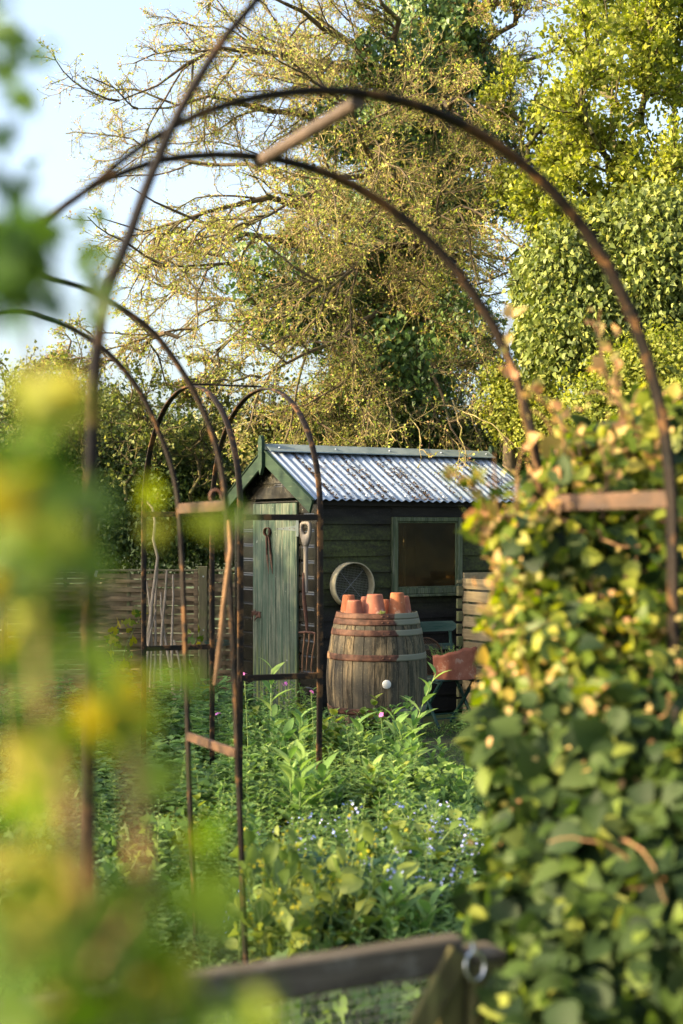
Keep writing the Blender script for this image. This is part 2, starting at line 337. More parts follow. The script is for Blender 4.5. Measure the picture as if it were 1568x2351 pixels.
class MB:
    def __init__(s): s.v = []; s.f = []; s.sm = []
    def add(s, V, F, smooth=False):
        n = len(s.v); s.v += [tuple(p) for p in V]; s.f += [tuple(i+n for i in f) for f in F]; s.sm += [smooth]*len(F); return s
    def box(s, x0, x1, y0, y1, z0, z1, bev=0.0):
        if bev:
            b = min(bev, (x1-x0)*.45, (y1-y0)*.45, (z1-z0)*.45)
            bm_v = []
            import bmesh
            bm = bmesh.new(); bmesh.ops.create_cube(bm, size=1)
            for v in bm.verts: v.co = Vector(((x0+x1)/2+v.co.x*(x1-x0), (y0+y1)/2+v.co.y*(y1-y0), (z0+z1)/2+v.co.z*(z1-z0)))
            bmesh.ops.bevel(bm, geom=bm.edges[:], offset=b, segments=1, affect='EDGES')
            bm.verts.index_update()
            s.add([v.co[:] for v in bm.verts], [[v.index for v in f.verts] for f in bm.faces]); bm.free(); return s
        V = [(x,y,z) for z in (z0,z1) for y in (y0,y1) for x in (x0,x1)]
        return s.add(V, [(0,2,3,1),(4,5,7,6),(0,1,5,4),(2,6,7,3),(0,4,6,2),(1,3,7,5)])
    def beam(s, a, b, w, h, up=(0,0,1), bev=0.0):
        "box from a to b; w across, h along up"
        a = Vector(a); b = Vector(b); d = b-a; Ln = d.length; d.normalize(); up = Vector(up)
        sx = d.cross(up).normalized(); uz = sx.cross(d).normalized()
        t = MB().box(-w/2, w/2, 0, Ln, -h/2, h/2, bev)
        return s.add([a + sx*x + d*y + uz*z for x,y,z in t.v], t.f)
    def tube(s, pts, rad, n=8, cap=True, smooth=True, sect=None, ref=None):
        pts = [Vector(p) for p in pts]; m = len(pts)
        rad = rad if isinstance(rad, (list,tuple)) else [rad]*m
        V = []; prev = Vector(ref).normalized() if ref else None
        for i, p in enumerate(pts):
            t = (pts[min(i+1,m-1)]-pts[max(i-1,0)]).normalized()
            if prev is None: prev = t.orthogonal().normalized()
            u = (prev - t*prev.dot(t)).normalized(); w = t.cross(u)
            if not ref: prev = u
            for k in range(n if not sect else len(sect)):
                if sect: a, b = sect[k]; V.append(p+u*a*rad[i]+w*b*rad[i])
                else:
                    an = 2*math.pi*k/n; V.append(p+(u*math.cos(an)+w*math.sin(an))*rad[i])
        n = len(sect) if sect else n
        F = [(i*n+k, i*n+(k+1)%n, (i+1)*n+(k+1)%n, (i+1)*n+k) for i in range(m-1) for k in range(n)]
        s.add(V, F, smooth)
        if cap: s.add(V[:n], [tuple(range(n))[::-1]]); s.add(V[-n:], [tuple(range(n))])
        return s
    def lathe(s, prof, n=32, c=(0,0,0), smooth=True, cap=False):
        V = []; m = len(prof)
        for r, z in prof:
            for k in range(n):
                a = 2*math.pi*k/n; V.append((c[0]+r*math.cos(a), c[1]+r*math.sin(a), c[2]+z))
        F = [(i*n+k, i*n+(k+1)%n, (i+1)*n+(k+1)%n, (i+1)*n+k) for i in range(m-1) for k in range(n)]
        s.add(V, F, smooth)
        if cap: s.add(V[:n], [tuple(range(n))[::-1]]); s.add(V[-n:], [tuple(range(n))])
        return s
    def xf(s, mat):
        s.v = [tuple(mat @ Vector(p)) for p in s.v]; return s
    def build(s, name, mat, parent=None, loc=None):
        me = bpy.data.meshes.new(name); me.from_pydata(s.v, [], s.f); me.update()
        me.polygons.foreach_set('use_smooth', s.sm)
        return link(name, me, mat, parent, loc)

# ------------------------------------------------------------------ foliage helpers (numpy)
def unit(a): return a/np.maximum(np.linalg.norm(a, axis=-1, keepdims=True), 1e-9)
def leaf_template(kind):
    "x across, y along, z normal; unit length"
    if kind == 'dia': V = [(0,0,0),(-.28,.45,.06),(0,1,-.05),(.28,.45,.06)]; F = [(0,3,2,1)]; return np.array(V,float), np.array(F)
    if kind == 'fold': V = [(0,0,0),(-.30,.42,.10),(0,.5,0),(.30,.42,.10),(0,1,-.14)]; F = [(0,2,1),(0,3,2),(1,2,4),(2,3,4)]; return np.array(V,float), np.array(F)
    if kind == 'ivy': V = [(0,0,0),(-.42,.12,.05),(-.30,.5,.03),(0,1,-.1),(.30,.5,.03),(.42,.12,.05),(0,.4,-.02)]; F = [(0,6,1),(1,6,2),(2,6,3),(3,6,4),(4,6,5),(5,6,0)]; return np.array(V,float), np.array(F)
    if kind in ('ovate','long','wavy','blade','heart'):
        ts = {'ovate':[(0,.02),(.15,.24),(.38,.36),(.62,.30),(.84,.15),(1,.0)],
              'heart':[(0,.05),(.1,.36),(.32,.46),(.6,.36),(.85,.14),(1,.0)],
              'long':[(0,.02),(.15,.09),(.4,.15),(.65,.125),(.85,.06),(1,0)],
              'wavy':[(0,.03),(.15,.10),(.32,.30),(.5,.38),(.72,.36),(.9,.24),(1,.06)],
              'blade':[(0,.03),(.35,.035),(.7,.025),(1,.0)]}[kind]
        curl = {'ovate':-.22,'heart':-.18,'long':-.38,'wavy':-.30,'blade':-.5}[kind]
        V = []; F = []
        for i,(t,w) in enumerate(ts):
            z = curl*t*t; up = .35*w if kind != 'blade' else 0
            wv = (.06 if i % 2 else -.04) if kind == 'wavy' else 0
            V += [(-w, t, z+up+wv), (0, t, z), (w, t, z+up-wv*.5)]
        for i in range(len(ts)-1):
            a = i*3
            F += [(a,a+1,a+4,a+3),(a+1,a+2,a+5,a+4)]
        return np.array(V,float), np.array(F)
    if kind == 'lobed':
        V = [(0,0,0)]; out = [(-.10,.02),(-.42,-.05),(-.50,.22),(-.36,.36),(-.34,.62),(-.14,.58),(0,1.0),(.14,.58),(.34,.62),(.36,.36),(.50,.22),(.42,-.05),(.10,.02)]
        V = [(0,.3,0)]+[(x,y,.12*abs(x)-.15*y*y) for x,y in out]; n = len(out)
        return np.array(V,float), np.array([(0,i+2,i+1) for i in range(n-1)])
TPL = {}
def leaves(pos, along, up, size, kind='dia', wid=1.0):
    "one leaf per row; returns V,F"
    if kind not in TPL: TPL[kind] = leaf_template(kind)
    T, F = TPL[kind]
    y = unit(along); x = unit(np.cross(y, up)+1e-6); z = np.cross(x, y)
    size = np.broadcast_to(np.asarray(size, float), (len(pos),))[:,None]
    V = pos[:,None,:] + size[:,:,None]*(T[None,:,0:1]*wid*x[:,None,:] + T[None,:,1:2]*y[:,None,:] + T[None,:,2:3]*z[:,None,:])
    n = len(T); FF = (F[None]+ (np.arange(len(pos))*n)[:,None,None]).reshape(-1, F.shape[1])
    return V.reshape(-1,3), FF
def join(parts):
    Vs = []; Fs = []; mi = []; n = 0
    for p in parts:
        V, F = p[0], p[1]
        Vs.append(V); Fs.append(F+n); mi.append(np.full(len(F), p[2] if len(p) > 2 else 0)); n += len(V)
    return np.concatenate(Vs), Fs, np.concatenate(mi)
def segs(P0, P1, r0, r1, n=3):
    d = unit(P1-P0); ref = np.where(np.abs(d[:,2:3]) > .9, [[1.,0,0]], [[0,0,1.]]); u = unit(np.cross(d, ref)); w = np.cross(d, u)
    an = 2*np.pi*np.arange(n)/n
    c = np.cos(an)[None,:,None]*u[:,None,:] + np.sin(an)[None,:,None]*w[:,None,:]
    r0 = np.broadcast_to(r0, (len(P0),))[:,None,None]; r1 = np.broadcast_to(r1, (len(P0),))[:,None,None]
    V = np.concatenate([P0[:,None,:]+c*r0, P1[:,None,:]+c*r1], 1)
    k = np.arange(n); F = np.stack([k, (k+1)%n, n+(k+1)%n, n+k], 1)
    return V.reshape(-1,3), (F[None]+(np.arange(len(P0))*2*n)[:,None,None]).reshape(-1,4)
def grow(P, D, Ln, nseg, wig, trop=(0,0,0)):
    nodes = [P]; D = unit(D); trop = np.asarray(trop, float)
    for i in range(nseg):
        D = unit(D + rng.normal(0, wig, D.shape) + trop)
        P = P + D*(Ln/nseg)[:,None]; nodes.append(P)
    return np.stack(nodes, 1)
def tubes_of(nodes, r0, r1, n=3):
    m = nodes.shape[1]-1; parts = []
    r0 = np.broadcast_to(r0, (len(nodes),)); r1 = np.broadcast_to(r1, (len(nodes),))
    for i in range(m):
        a = r0+(r1-r0)*i/m; b = r0+(r1-r0)*(i+1)/m
        parts.append(segs(nodes[:,i], nodes[:,i+1], a, b, n))
    V, F, _ = join(parts); return V, np.concatenate(F)
def spawn(nodes, k, tmin, spread, ratio, Ln, jit=.35, power=1.0):
    "k children per branch, at random points along it"
    n, m = nodes.shape[0], nodes.shape[1]-1
    t = tmin+(1-tmin)*rng.random((n,k))**power*.999; x = t*m; i = np.minimum(x.astype(int), m-1); f = (x-i)[...,None]
    rows = np.arange(n)[:,None]
    a = nodes[rows, i]; b = nodes[rows, i+1]; P = a+(b-a)*f; D = unit(b-a)
    rnd = rng.normal(0, 1, P.shape); rnd -= (rnd*D).sum(-1, keepdims=True)*D; rnd = unit(rnd)
    D2 = unit(D + rnd*spread*(1+rng.normal(0,.25,(n,k,1))))
    L2 = Ln[:,None]*ratio*(1-.45*t)*(1+jit*(rng.random((n,k))-.5)*2)
    return P.reshape(-1,3), D2.reshape(-1,3), L2.reshape(-1)
def poly(nodes_list, m):
    "resample polylines to m+1 nodes"
    out = []
    for p in nodes_list:
        p = np.array([list(q) for q in p], float); d = np.r_[0, np.cumsum(np.linalg.norm(np.diff(p, axis=0), axis=1))]
        t = np.linspace(0, d[-1], m+1); out.append(np.stack([np.interp(t, d, p[:,j]) for j in range(3)], 1))
    return np.stack(out)
def rand_dirs(n, zb=0.0):
    d = rng.normal(0,1,(n,3)); d[:,2] += zb; return unit(d)

def crown_blobs(name, blobs, n, size, kind, mat, parent=None, normal_bias=.6, wid=1.0, shell=.5, clump=0, loc=(0,0,0), droop=0.0):
    "leaves spread through ellipsoids (cx,cy,cz,rx,ry,rz); gathered into clumps"
    B = np.array(blobs, float); vol = B[:,3]*B[:,4]*B[:,5]; ids = rng.choice(len(B), n if not clump else n//clump, p=vol/vol.sum())
    b = B[ids]; d = rand_dirs(len(ids)); r = (shell+(1-shell)*rng.random(len(ids)))[:,None]
    c = b[:,:3]+d*b[:,3:6]*r*(1+.12*rng.normal(size=(len(ids),1)))
    if clump:
        c = np.repeat(c, clump, 0); d = np.repeat(d, clump, 0); c = c + rng.normal(0, size*1.4, c.shape)
    nrm = unit(d*normal_bias + rand_dirs(len(c), .4)*(1-normal_bias)+np.array([0,0,.25]))
    al = unit(rand_dirs(len(c)) + np.array([0,0,-droop]) + d*.3)
    V, F = leaves(c, al, nrm, size*(.6+.8*rng.random(len(c))), kind, wid)
    V = V-np.asarray(loc)
    return link(name, mesh_np(name, V, F), mat, parent)

# ================================================================== SETTING
def ground():
    n = 160; xs = np.linspace(-1,1,n); xs = np.sign(xs)*np.abs(xs)**2.6*400; ys = np.linspace(-1,1,n); ys = np.sign(ys)*np.abs(ys)**2.6*400+8
    X, Y = np.meshgrid(xs, ys); near = np.exp(-((X/14)**2+((Y-8)/14)**2))
    Z = near*(.018*np.sin(X*3.1+1)*np.cos(Y*2.3)+.012*np.sin(X*7+Y*5))-.012
    V = np.stack([X,Y,Z],-1).reshape(-1,3); i = np.arange(n-1); a = (i[:,None]*n+i[None]).ravel()
    F = np.stack([a,a+1,a+n+1,a+n],1)
    o = link('ground', mesh_np('ground', V, F, smooth=True), M['soil']); tag(o, kind='structure')
    # the worn grass path beside the bed
    pts = [(.62,10.5),(1.05,10.6),(2.4,10.5),(2.6,9.2),(1.9,8.5),(1.0,8.45),(.60,8.6),(.52,9.4)]
    m = MB(); c = (1.4,9.5); k = len(pts); ring = []
    for q in range(64):
        t = q/64*k; i0 = int(t); f = t-i0; p, r_ = pts[i0%k], pts[(i0+1)%k]; f = f*f*(3-2*f)
        ring.append((p[0]+(r_[0]-p[0])*f+.03*math.sin(q*2.1), p[1]+(r_[1]-p[1])*f+.03*math.cos(q*1.7), .024))
    m.add([(c[0],c[1],.027)]+ring, [(0,i+1,(i+1)%64+1) for i in range(64)])
    o = m.build('path', M['lawn']); tag(o, kind='structure')
ground()

# ================================================================== SHED
SH = Vector((-.187, 11.5, 0)); SA = R(29.8)
SR = Vector((math.cos(SA), math.sin(SA), 0)); SG = Vector((-math.sin(SA), math.cos(SA), 0))
def S(x, y, z): return SH + SR*x + SG*y + Vector((0,0,z))
def shed_y(px, off=0.0):
    o = SH + SR*off; return on_plane(px, 1200, o, SG)[0]
def shed_x(px, off=0.0):
    o = SH + SG*off; return on_plane(px, 1200, o, SR)[0]
shed = empty('garden_shed', SH, SA)
tag(shed, 'black timber garden shed with a green door and corrugated metal roof', 'shed')
LX, WY, ZE, ZR = 2.10, 1.50, 1.81, 2.215
SL = (ZR-ZE)/(WY/2)
wx0, wx1, wz0, wz1 = shed_x(895), shed_x(1054.6), 1.017, 1.662
dy0, dy1, dz0, dz1 = .30, 1.06, .04, 1.78

# side wall of feather-edge boards, with the window opening left clear
m = MB(); z = .02; pitch = .132; k = 0
r_ = random.Random(3)
while z < ZE-.01:
    z1 = min(z+pitch+.012, ZE+.02)
    spans = [(0, LX)]
    clips = []
    if z < wz1 and z1 > wz0:
        spans = [(0, wx0+.01), (wx1-.01, LX)]
        if z < wz0-.005: clips = [(wx0+.0101, wx1-.0101, z, wz0-.004)]
        if z1 > wz1+.005: clips = [(wx0+.0101, wx1-.0101, wz1+.002, z1)]
    for (a, b_, za, zb_) in clips: m.box(a, b_, -.020, .004, za, zb_)
    for a, b_ in spans:
        n = max(2, int((b_-a)/.12)); V = []
        for i in range(n+1):
            x = a+(b_-a)*i/n; w = .0025*math.sin(x*5+k*2.3)+.0015*r_.uniform(-1,1)
            V += [(x,-.026+w*.5,z+w), (x,-.010,z1), (x,.004,z1), (x,.004,z+w)]
        F = []
        for i in range(n):
            q = i*4
            F += [(q,q+4,q+5,q+1),(q+3,q+7,q+4,q),(q+1,q+5,q+6,q+2)]
        F += [(0,1,2,3),(n*4+3,n*4+2,n*4+1,n*4)]
        m.add(V, F)
    z += pitch; k += 1
# strips of board above and below the opening are covered by the frame
o = m.build('side_wall', M['siding_side'], shed)
# gable wall: shiplap boards with a rounded lip
m = MB(); z = .03; pitch = .128
def ylim(z):
    if z <= ZE: return 0.0, WY
    t = (z-ZE)/SL; return t, WY-t
while z < ZR-.06:
    z1 = z+pitch
    prof = [(-.006, z), (-.017, z+.001), (-.018, z+.100), (-.0165, z+.106), (-.012, z+.112), (-.008, z+.116), (-.006, z1)]
    spans = [(None, None)] if z1 > dz1+.05 else [(None, dy0-.002), (dy1+.066, None)]
    for a, b_ in spans:
        V = []
        for yi in range(9):
            for (px_, pz) in prof:
                lo, hi = ylim(pz)
                y0 = lo if a is None else a; y1 = hi if b_ is None else b_
                if y1 < y0: y1 = y0
                y = y0+(y1-y0)*yi/8
                V.append((px_+.0012*math.sin(y*9+z*31), y, pz))
        npf = len(prof)
        F = [(i*npf+j, i*npf+j+1, (i+1)*npf+j+1, (i+1)*npf+j) for i in range(8) for j in range(npf-1)]
        m.add(V, F, False)
    z = z1
o = m.build('gable_wall', M['siding_gable'], shed)
m = MB()
m.box(.0, LX, WY-.02, WY+.02, .02, ZE); m.add([(LX,0,.02),(LX,WY,.02),(LX,WY,ZE),(LX,WY/2,ZR),(LX,0,ZE)], [(0,1,2,3,4)])
m.box(.008,LX-.01,.03,WY-.03,.01,.04)
m.build('rear_wall', M['siding_side'], shed)
m = MB(); m.box(.06, LX-.05, 1.2, 1.22, .05, ZE-.05); m.box(1.7,1.72,.05,1.2,.05,ZE-.05); m.box(.05,.07,.05,1.2,.05,1.7)
m.build('lining', simple('lining_board', (.10,.055,.014), (.24,.14,.03), 2, .8), shed)
# corner trim strips
MB().box(-.030,-.002,-.030,.020,.02,1.80,.004).build('corner_trim', M['siding_gable'], shed)
MB().box(-.026,-.004,WY-.03,WY+.02,.02,1.80,.004).build('corner_trim', M['siding_gable'], shed)
m = MB()
m.box(-.002, LX, -.045, -.012, ZE-.06, ZE-.005, .004)
m.build('eaves_board', M['siding_side'], shed)

# roof: real corrugations
def corr(name, side):
    N = int(2.30/.0762*10); xs = np.linspace(-.09, 2.21, N+1); T = np.array([0,1.])
    rows = []
    for off in (0, -.004):
        for s in np.linspace(0,1,7):
            if side < 0: y = -.085+s*(WY/2-.005+.085); 
            else: y = WY+.085-s*(WY/2-.005+.085)
            run = s; z = 1.800+(2.238-1.800)*s + .0080*np.sin(2*np.pi*xs/.0762) + off + (.003*np.sin(xs*4+s*3))
            rows.append(np.stack([xs, np.full_like(xs, y), z], 1))
    V = np.concatenate(rows); n = N+1; F = []
    i = np.arange(N)
    for base in (0, 7):
        for j in range(6):
            a = (base+j)*n+i; F.append(np.stack([a,a+1,a+n+1,a+n],1))
    a = i; F.append(np.stack([a,a+7*n,a+7*n+1,a+1],1))
    F = np.concatenate(F)
    return link(name, mesh_np(name, V, F, smooth=True), M['steel'], shed)
roof1 = corr('roof_sheet', -1); corr('roof_sheet', 1)
for i, x in enumerate((.05,.43,.81,1.19,1.57,1.95)):
    m = MB().lathe([(.001,.012),(.009,.011),(.012,.004),(.013,0)], 10, (x, -.045, 1.836)); m.build('bolt', M['bolt'], roof1)
m = MB()
# folded ridge cap
for sgn in (-1, 1):
    m.add([(-.11,.75,2.290),(2.22,.75,2.290),(2.22,.75+sgn*.115,2.226),(-.11,.75+sgn*.115,2.226),
           (-.11,.75,2.286),(2.22,.75,2.286),(2.22,.75+sgn*.117,2.218),(-.11,.75+sgn*.117,2.218)],
          [(0,1,2,3),(7,6,5,4),(3,2,6,7),(0,3,7,4),(1,5,6,2)])
rc = m.build('ridge_cap', M['ridge'], shed)
for x in (.0,.55,1.1,1.65,2.15):
    MB().lathe([(.001,.010),(.008,.009),(.011,.003),(.012,0)], 10, (x, .68, 2.254)).build('bolt', M['bolt'], rc)
# barge boards, finials
def barge(x, sgn, name='barge_board'):
    m = MB(); a = Vector((x, .75+sgn*.012, 2.222)); b_ = Vector((x, .75+sgn*.865, 1.782))
    up = Vector((0, sgn*.44, .85)).normalized()
    m.beam(a-up*.045, b_-up*.045, .022, .115, up, .003)
    m.beam(a+up*.013+Vector((-.004,0,0)), b_+up*.013+Vector((-.004,0,0)), .036, .010, up, .002)
    return m.build(name, M['barge'], shed)
for sgn in (-1,1): barge(-.112, sgn)
for sgn in (-1,1): barge(2.225, sgn)
def finial(x, z0, z1, hw=.030):
    m = MB(); sec = [(.75-hw,z0+.07),(.75,z0),(.75+hw,z0+.07),(.75+hw,z1-.05),(.75+hw*.5,z1-.012),(.75,z1),(.75-hw*.5,z1-.012),(.75-hw,z1-.05)]
    V = [(x,y,z) for y,z in sec]+[(x+.030,y,z) for y,z in sec]; n = len(sec)
    m.add(V, [tuple(range(n)), tuple(range(2*n-1,n-1,-1))]+[(i,i+n,(i+1)%n+n,(i+1)%n) for i in range(n)])
    return m.build('finial', M['barge'], shed)
finial(-.155, 2.02, 2.36, .036); finial(2.24, 2.08, 2.34)
# underside boards in the eaves of the gable
m = MB(); m.box(-.085, -.004, .70, .80, 2.14, 2.19); m.build('ridge_beam', M['siding_gable'], shed)
for sgn in (-1,1):
    m = MB(); a = Vector((-.048,.75,2.195)); b_ = Vector((-.048,.75+sgn*.83,1.765)); m.beam(a,b_,.10,.012,(0,sgn*.44,.85)); m.build('soffit_board', M['siding_gable'], shed)

# door
door = None
m = MB(); n = 6; y = dy0; r_ = random.Random(9)
ws_ = [.125,.13,.128,.122,.13,.125]; tot = sum(ws_)
for i, w in enumerate(ws_):
    w = w/tot*(dy1-dy0)
    m.box(-.042, -.018+.001*(i%2), y+.0015, y+w-.0015, dz0+r_.uniform(0,.02), dz1, .004); y += w
door = m.build('door', M['door'], shed)
m = MB().box(-.036, -.004, dy1+.006, dy1+.062, .03, dz1+.004, .004); m.build('door_jamb', M['door'], shed)
m = MB().box(-.034, -.012, dy0-.01, dy1+.062, dz1+.006, dz1+.018, .002); m.build('door_lintel', M['siding_gable'], shed)
m = MB(); m.add([(-.046,.66,1.567),(-.046,.30,1.592),(-.046,.30,1.545),(-.046,.66,1.560),(-.043,.66,1.567),(-.043,.30,1.592),(-.043,.30,1.545),(-.043,.66,1.560)],
      [(0,1,2,3),(0,4,5,1),(3,2,6,7),(0,3,7,4)])
m.box(-.047,-.043,.255,.30,1.50,1.64,.001)
for yy in (.62,.52,.40,.33): m.lathe([(.001,.003),(.005,.002),(.006,0)], 8, (0,0,0)) if False else None
hg = m.build('hinge', M['zinc'], door)
for yy in (.63,.52,.41,.33): MB().tube([(-.050,yy,1.567),(-.044,yy,1.567)], .004, 6).build('screw', M['rust'], hg)
# latch with a padlock ring
zL = .823; m = MB(); m.box(-.052,-.043,.955,1.035,zL-.03,zL+.025,.003); m.box(-.048,-.038,1.05,1.125,zL-.012,zL+.016,.003)
m.tube([(-.055,1.0,zL),(-.075,1.03,zL+.028),(-.078,1.055,zL+.022),(-.065,1.065,zL-.005),(-.06,1.09,zL-.05)], .006, 6)
m.tube([(-.06,1.04+.018*math.cos(a),zL+.02+.018*math.sin(a)) for a in np.linspace(0,6.28,10)], .004, 5)
m.tube([(-.055,.985,zL-.02),(-.075,1.0,zL-.04),(-.07,1.02,zL-.06)], .005, 5)
m.build('latch', M['rust'], door)

# window
wn_ = empty('window', (0,0,0)); wn_.parent = shed
m = MB(); fw = .048
m.box(wx0, wx0+fw, -.050, .01, wz0, wz1, .004); m.box(wx1-fw, wx1, -.050, .01, wz0, wz1, .004)
m.box(wx0+fw+.0005, wx1-fw-.0005, -.048, .01, wz1-fw*.75, wz1-.001, .004); m.box(wx0+fw+.0005, wx1-fw-.0005, -.048, .01, wz0+.001, wz0+fw*1.05, .004)
for a, b_, c, d in ((wx0+fw+.001,wx0+fw+.014,wz0+fw*1.05+.001,wz1-fw*.75-.001),(wx1-fw-.014,wx1-fw-.001,wz0+fw*1.05+.001,wz1-fw*.75-.001)):
    m.box(a, b_, -.036, -.012, c, d, .002)
m.box(wx0+fw+.015, wx1-fw-.015, -.036, -.012, wz0+fw*1.05+.001, wz0+fw*1.05+.013, .002); m.box(wx0+fw+.015, wx1-fw-.015, -.036, -.012, wz1-fw*.75-.013, wz1-fw*.75-.001, .002)
m.build('frame', M['frame_green'], wn_)
m = MB().box(wx0-.004, wx1+.010, -.066, -.012, wz0-.022, wz0-.001, .004); m.build('sill', M['frame_green'], wn_)
def glassmat():
    m, nt, b, out = new_mat('dusty_glow_glass')
    v = coords(nt); n1 = noise(nt, v, 4, 5, .7)
    tr = ND(nt, 'ShaderNodeBsdfTransparent'); tr.inputs[0].default_value = (.72,.66,.52,1)
    nt.links.new(ramp(nt, noise(nt, v, 3.0, 3, .5), [(.35, (.008,.007,.004)), (.65, (.050,.032,.010))]), b.inputs['Base Color']); b.inputs['Roughness'].default_value = .16  # brown blotches: dirt, plus the warm interior glow put into the pane colour
    ms = ND(nt, 'ShaderNodeMixShader'); nt.links.new(ramp(nt, n1, [(.3, g(.42)), (.75, g(.62))]), ms.inputs[0])
    nt.links.new(tr.outputs[0], ms.inputs[1]); nt.links.new(b.outputs[0], ms.inputs[2]); nt.links.new(ms.outputs[0], out.inputs[0]); return m
m = MB().box(wx0+fw-.004, wx1-fw+.004, -.026, -.022, wz0+.03, wz1-.02); m.build('pane', glassmat(), wn_)
cx_ = shed_x(924, .10); m = MB().tube([S(cx_,.10,.045), S(cx_+.004,.07,1.60)], .012, 8); cn = m.build('cane', simple('pale_cane', (.30,.27,.20), (.42,.38,.30), 10, .6))
tag(cn, 'pale cane standing inside the shed behind the window', 'cane')

# leaf litter lying in the roof valleys
n = 2700; xx = rng.integers(2, 29, n); clx = rng.random(n)
val = (xx+.75)*.0762 - .0762*0 ; s = np.clip(rng.choice(rng.random(46), n)+rng.normal(0,.045,n), .02, .94)
fx = np.clip(rng.random(n)**.8, 0, 1)
xx = np.clip((rng.choice(np.arange(2,30), n, p=(lambda w: w/w.sum())(rng.random(28)**2))),2,29); val = (xx-.25)*.0762
P = np.stack([val+rng.normal(0,.010,n), -.085+s*.83, 1.800+.438*s+.001+.004*rng.random(n)], 1)
V, F = leaves(P, unit(rng.normal(0,1,(n,3))*[1,1,.3]), unit(rng.normal(0,.4,(n,3))+[0,-.45,1]), .012+.018*rng.random(n), 'dia')
Vw = np.array([S(*p) for p in V]); o = link('leaf_litter', mesh_np('leaf_litter', Vw, F), M['debris'])
tag(o, 'brown fallen leaf litter caught in the grooves of the metal roof', 'leaf litter', kind='stuff')

# ================================================================== TOOLS AND OBJECTS ROUND THE SHED
# garden fork hanging beside the door
fo = SH + SR*(-.085) + SG*shed_y(702, -.085); D = fo.y
fork = empty('garden_fork', (fo.x, fo.y, 0), R(-28)); tag(fork, 'old garden fork with worn wooden handle hanging beside the green door', 'garden fork')
zt, zg, zs, zk, zb = WZ(1197,D), WZ(1254,D), WZ(1343,D), WZ(1452,D), WZ(1543,D)
def dgrip():
    m = MB(); outer = [(-.030,zt-.003),(0,zt),(.034,zt-.003),(.049,zt-.02),(.050,zt-.08),(.043,zt-.13),(.028,zg+.03),(.018,zg),(-.018,zg),(-.028,zg+.03),(-.044,zt-.13),(-.050,zt-.08),(-.048,zt-.02)]
    hole = [(-.016,zt-.026),(0,zt-.024),(.020,zt-.026),(.028,zt-.038),(.028,zt-.065),(.022,zt-.088),(.012,zt-.10),(.004,zt-.104),(-.004,zt-.104),(-.012,zt-.10),(-.022,zt-.088),(-.028,zt-.065),(-.027,zt-.038)]
    n = len(outer); th = [.016]*n
    V = []
    for (x,z) in outer: V += [(x*.93,-.019,z),(x,-.012,z),(x,.012,z),(x*.93,.019,z)]
    for (x,z) in hole: V += [(x*1.05,-.019,z),(x,-.012,z),(x,.012,z),(x*1.05,.019,z)]
    F = []
    for i in range(n):
        j = (i+1)%n; o1, o2, h1, h2 = i*4, j*4, (n+i)*4, (n+j)*4
        F += [(o1,o2,o2+1,o1+1),(o1+1,o2+1,o2+2,o1+2),(o1+2,o2+2,o2+3,o1+3),(h1,h1+1,h2+1,h2),(h1+1,h1+2,h2+2,h2+1),(h1+2,h1+3,h2+3,h2+2),(o1,h1,h2,o2),(o1+3,o2+3,h2+3,h1+3)]
    m.add(V, F, True)
    return m
m = dgrip(); m.tube([(0,0,zg+.04),(0,0,zg-.1),(.0,0,zs-.06)], [.020,.0185,.0185], 12); m.build('handle', M['handle'], fork)
m = MB(); m.tube([(-.012,-.017,zs+.10),(-.010,-.019,zs),(-.008,-.014,zs-.12),(0,-.004,zs-.22),(.012,0,zk+.03),(.014,0,zk)], [.008,.012,.017,.017,.011,.010], 10)
m.tube([(-.062,0,zk-.004),(-.03,0,zk),(.014,0,zk+.004),(.06,0,zk),(.088,0,zk-.006)], [.009,.010,.012,.010,.009], 8)
m.build('socket', M['rust'], fork)
for a, b_ in ((-.012,-.034),(.034,.006),(.085,.050)):
    m = MB(); m.tube([(a,0,zk),(a-.002,-.004,zk-.08),((a+b_)/2,-.008,(zk+zb)/2),(b_+.003,-.004,zb+.05),(b_,0,zb)], [.007,.0065,.006,.006,.003], 6); m.build('tine', M['rust_light'], fork)

# sheep shears on the door
so = SH + SR*(-.062) + SG*shed_y(614, -.062)
sh = empty('hand_shears', (so.x, so.y, 0), R(-42)); tag(sh, 'rusty hand shears hanging by their looped spring on the green door', 'shears')
D = so.y; zc = WZ(1221, D)
m = MB(); ring = [(.036*math.cos(a), 0, zc+.036*math.sin(a)) for a in np.linspace(R(-60), R(258), 22)]
rect = [(-.9,-.05),(.9,-.05),(.9,.05),(-.9,.05)]
m.tube(ring, .018, sect=[(-1,-.10),(1,-.10),(1,.10),(-1,.10)], ref=(0,1,0)); m.build('spring', M['rust'], sh)
for a, b_, c, name in ((-.008,-.001,.022,'l'),(.016,.044,.066,'r')):
    m = MB(); m.tube([(a,0,zc-.034),((a+b_)/2,-.004,zc-.10),(b_,-.006,zc-.195)], [.010,.0095,.009], sect=[(-1,-.45),(1,-.45),(1,.45),(-1,.45)], ref=(0,1,0))
    m.build('arm', M['rust'], sh)
    m = MB(); m.tube([(b_,-.006,zc-.19),(b_+.006,-.008,zc-.24),(c,-.004,WZ(1318,D))], [.013,.012,.002], sect=[(-1,-.15),(1,-.15),(1,.15),(-1,.15)], ref=(1,0,0)); m.build('blade', M['arch_bar'], sh)

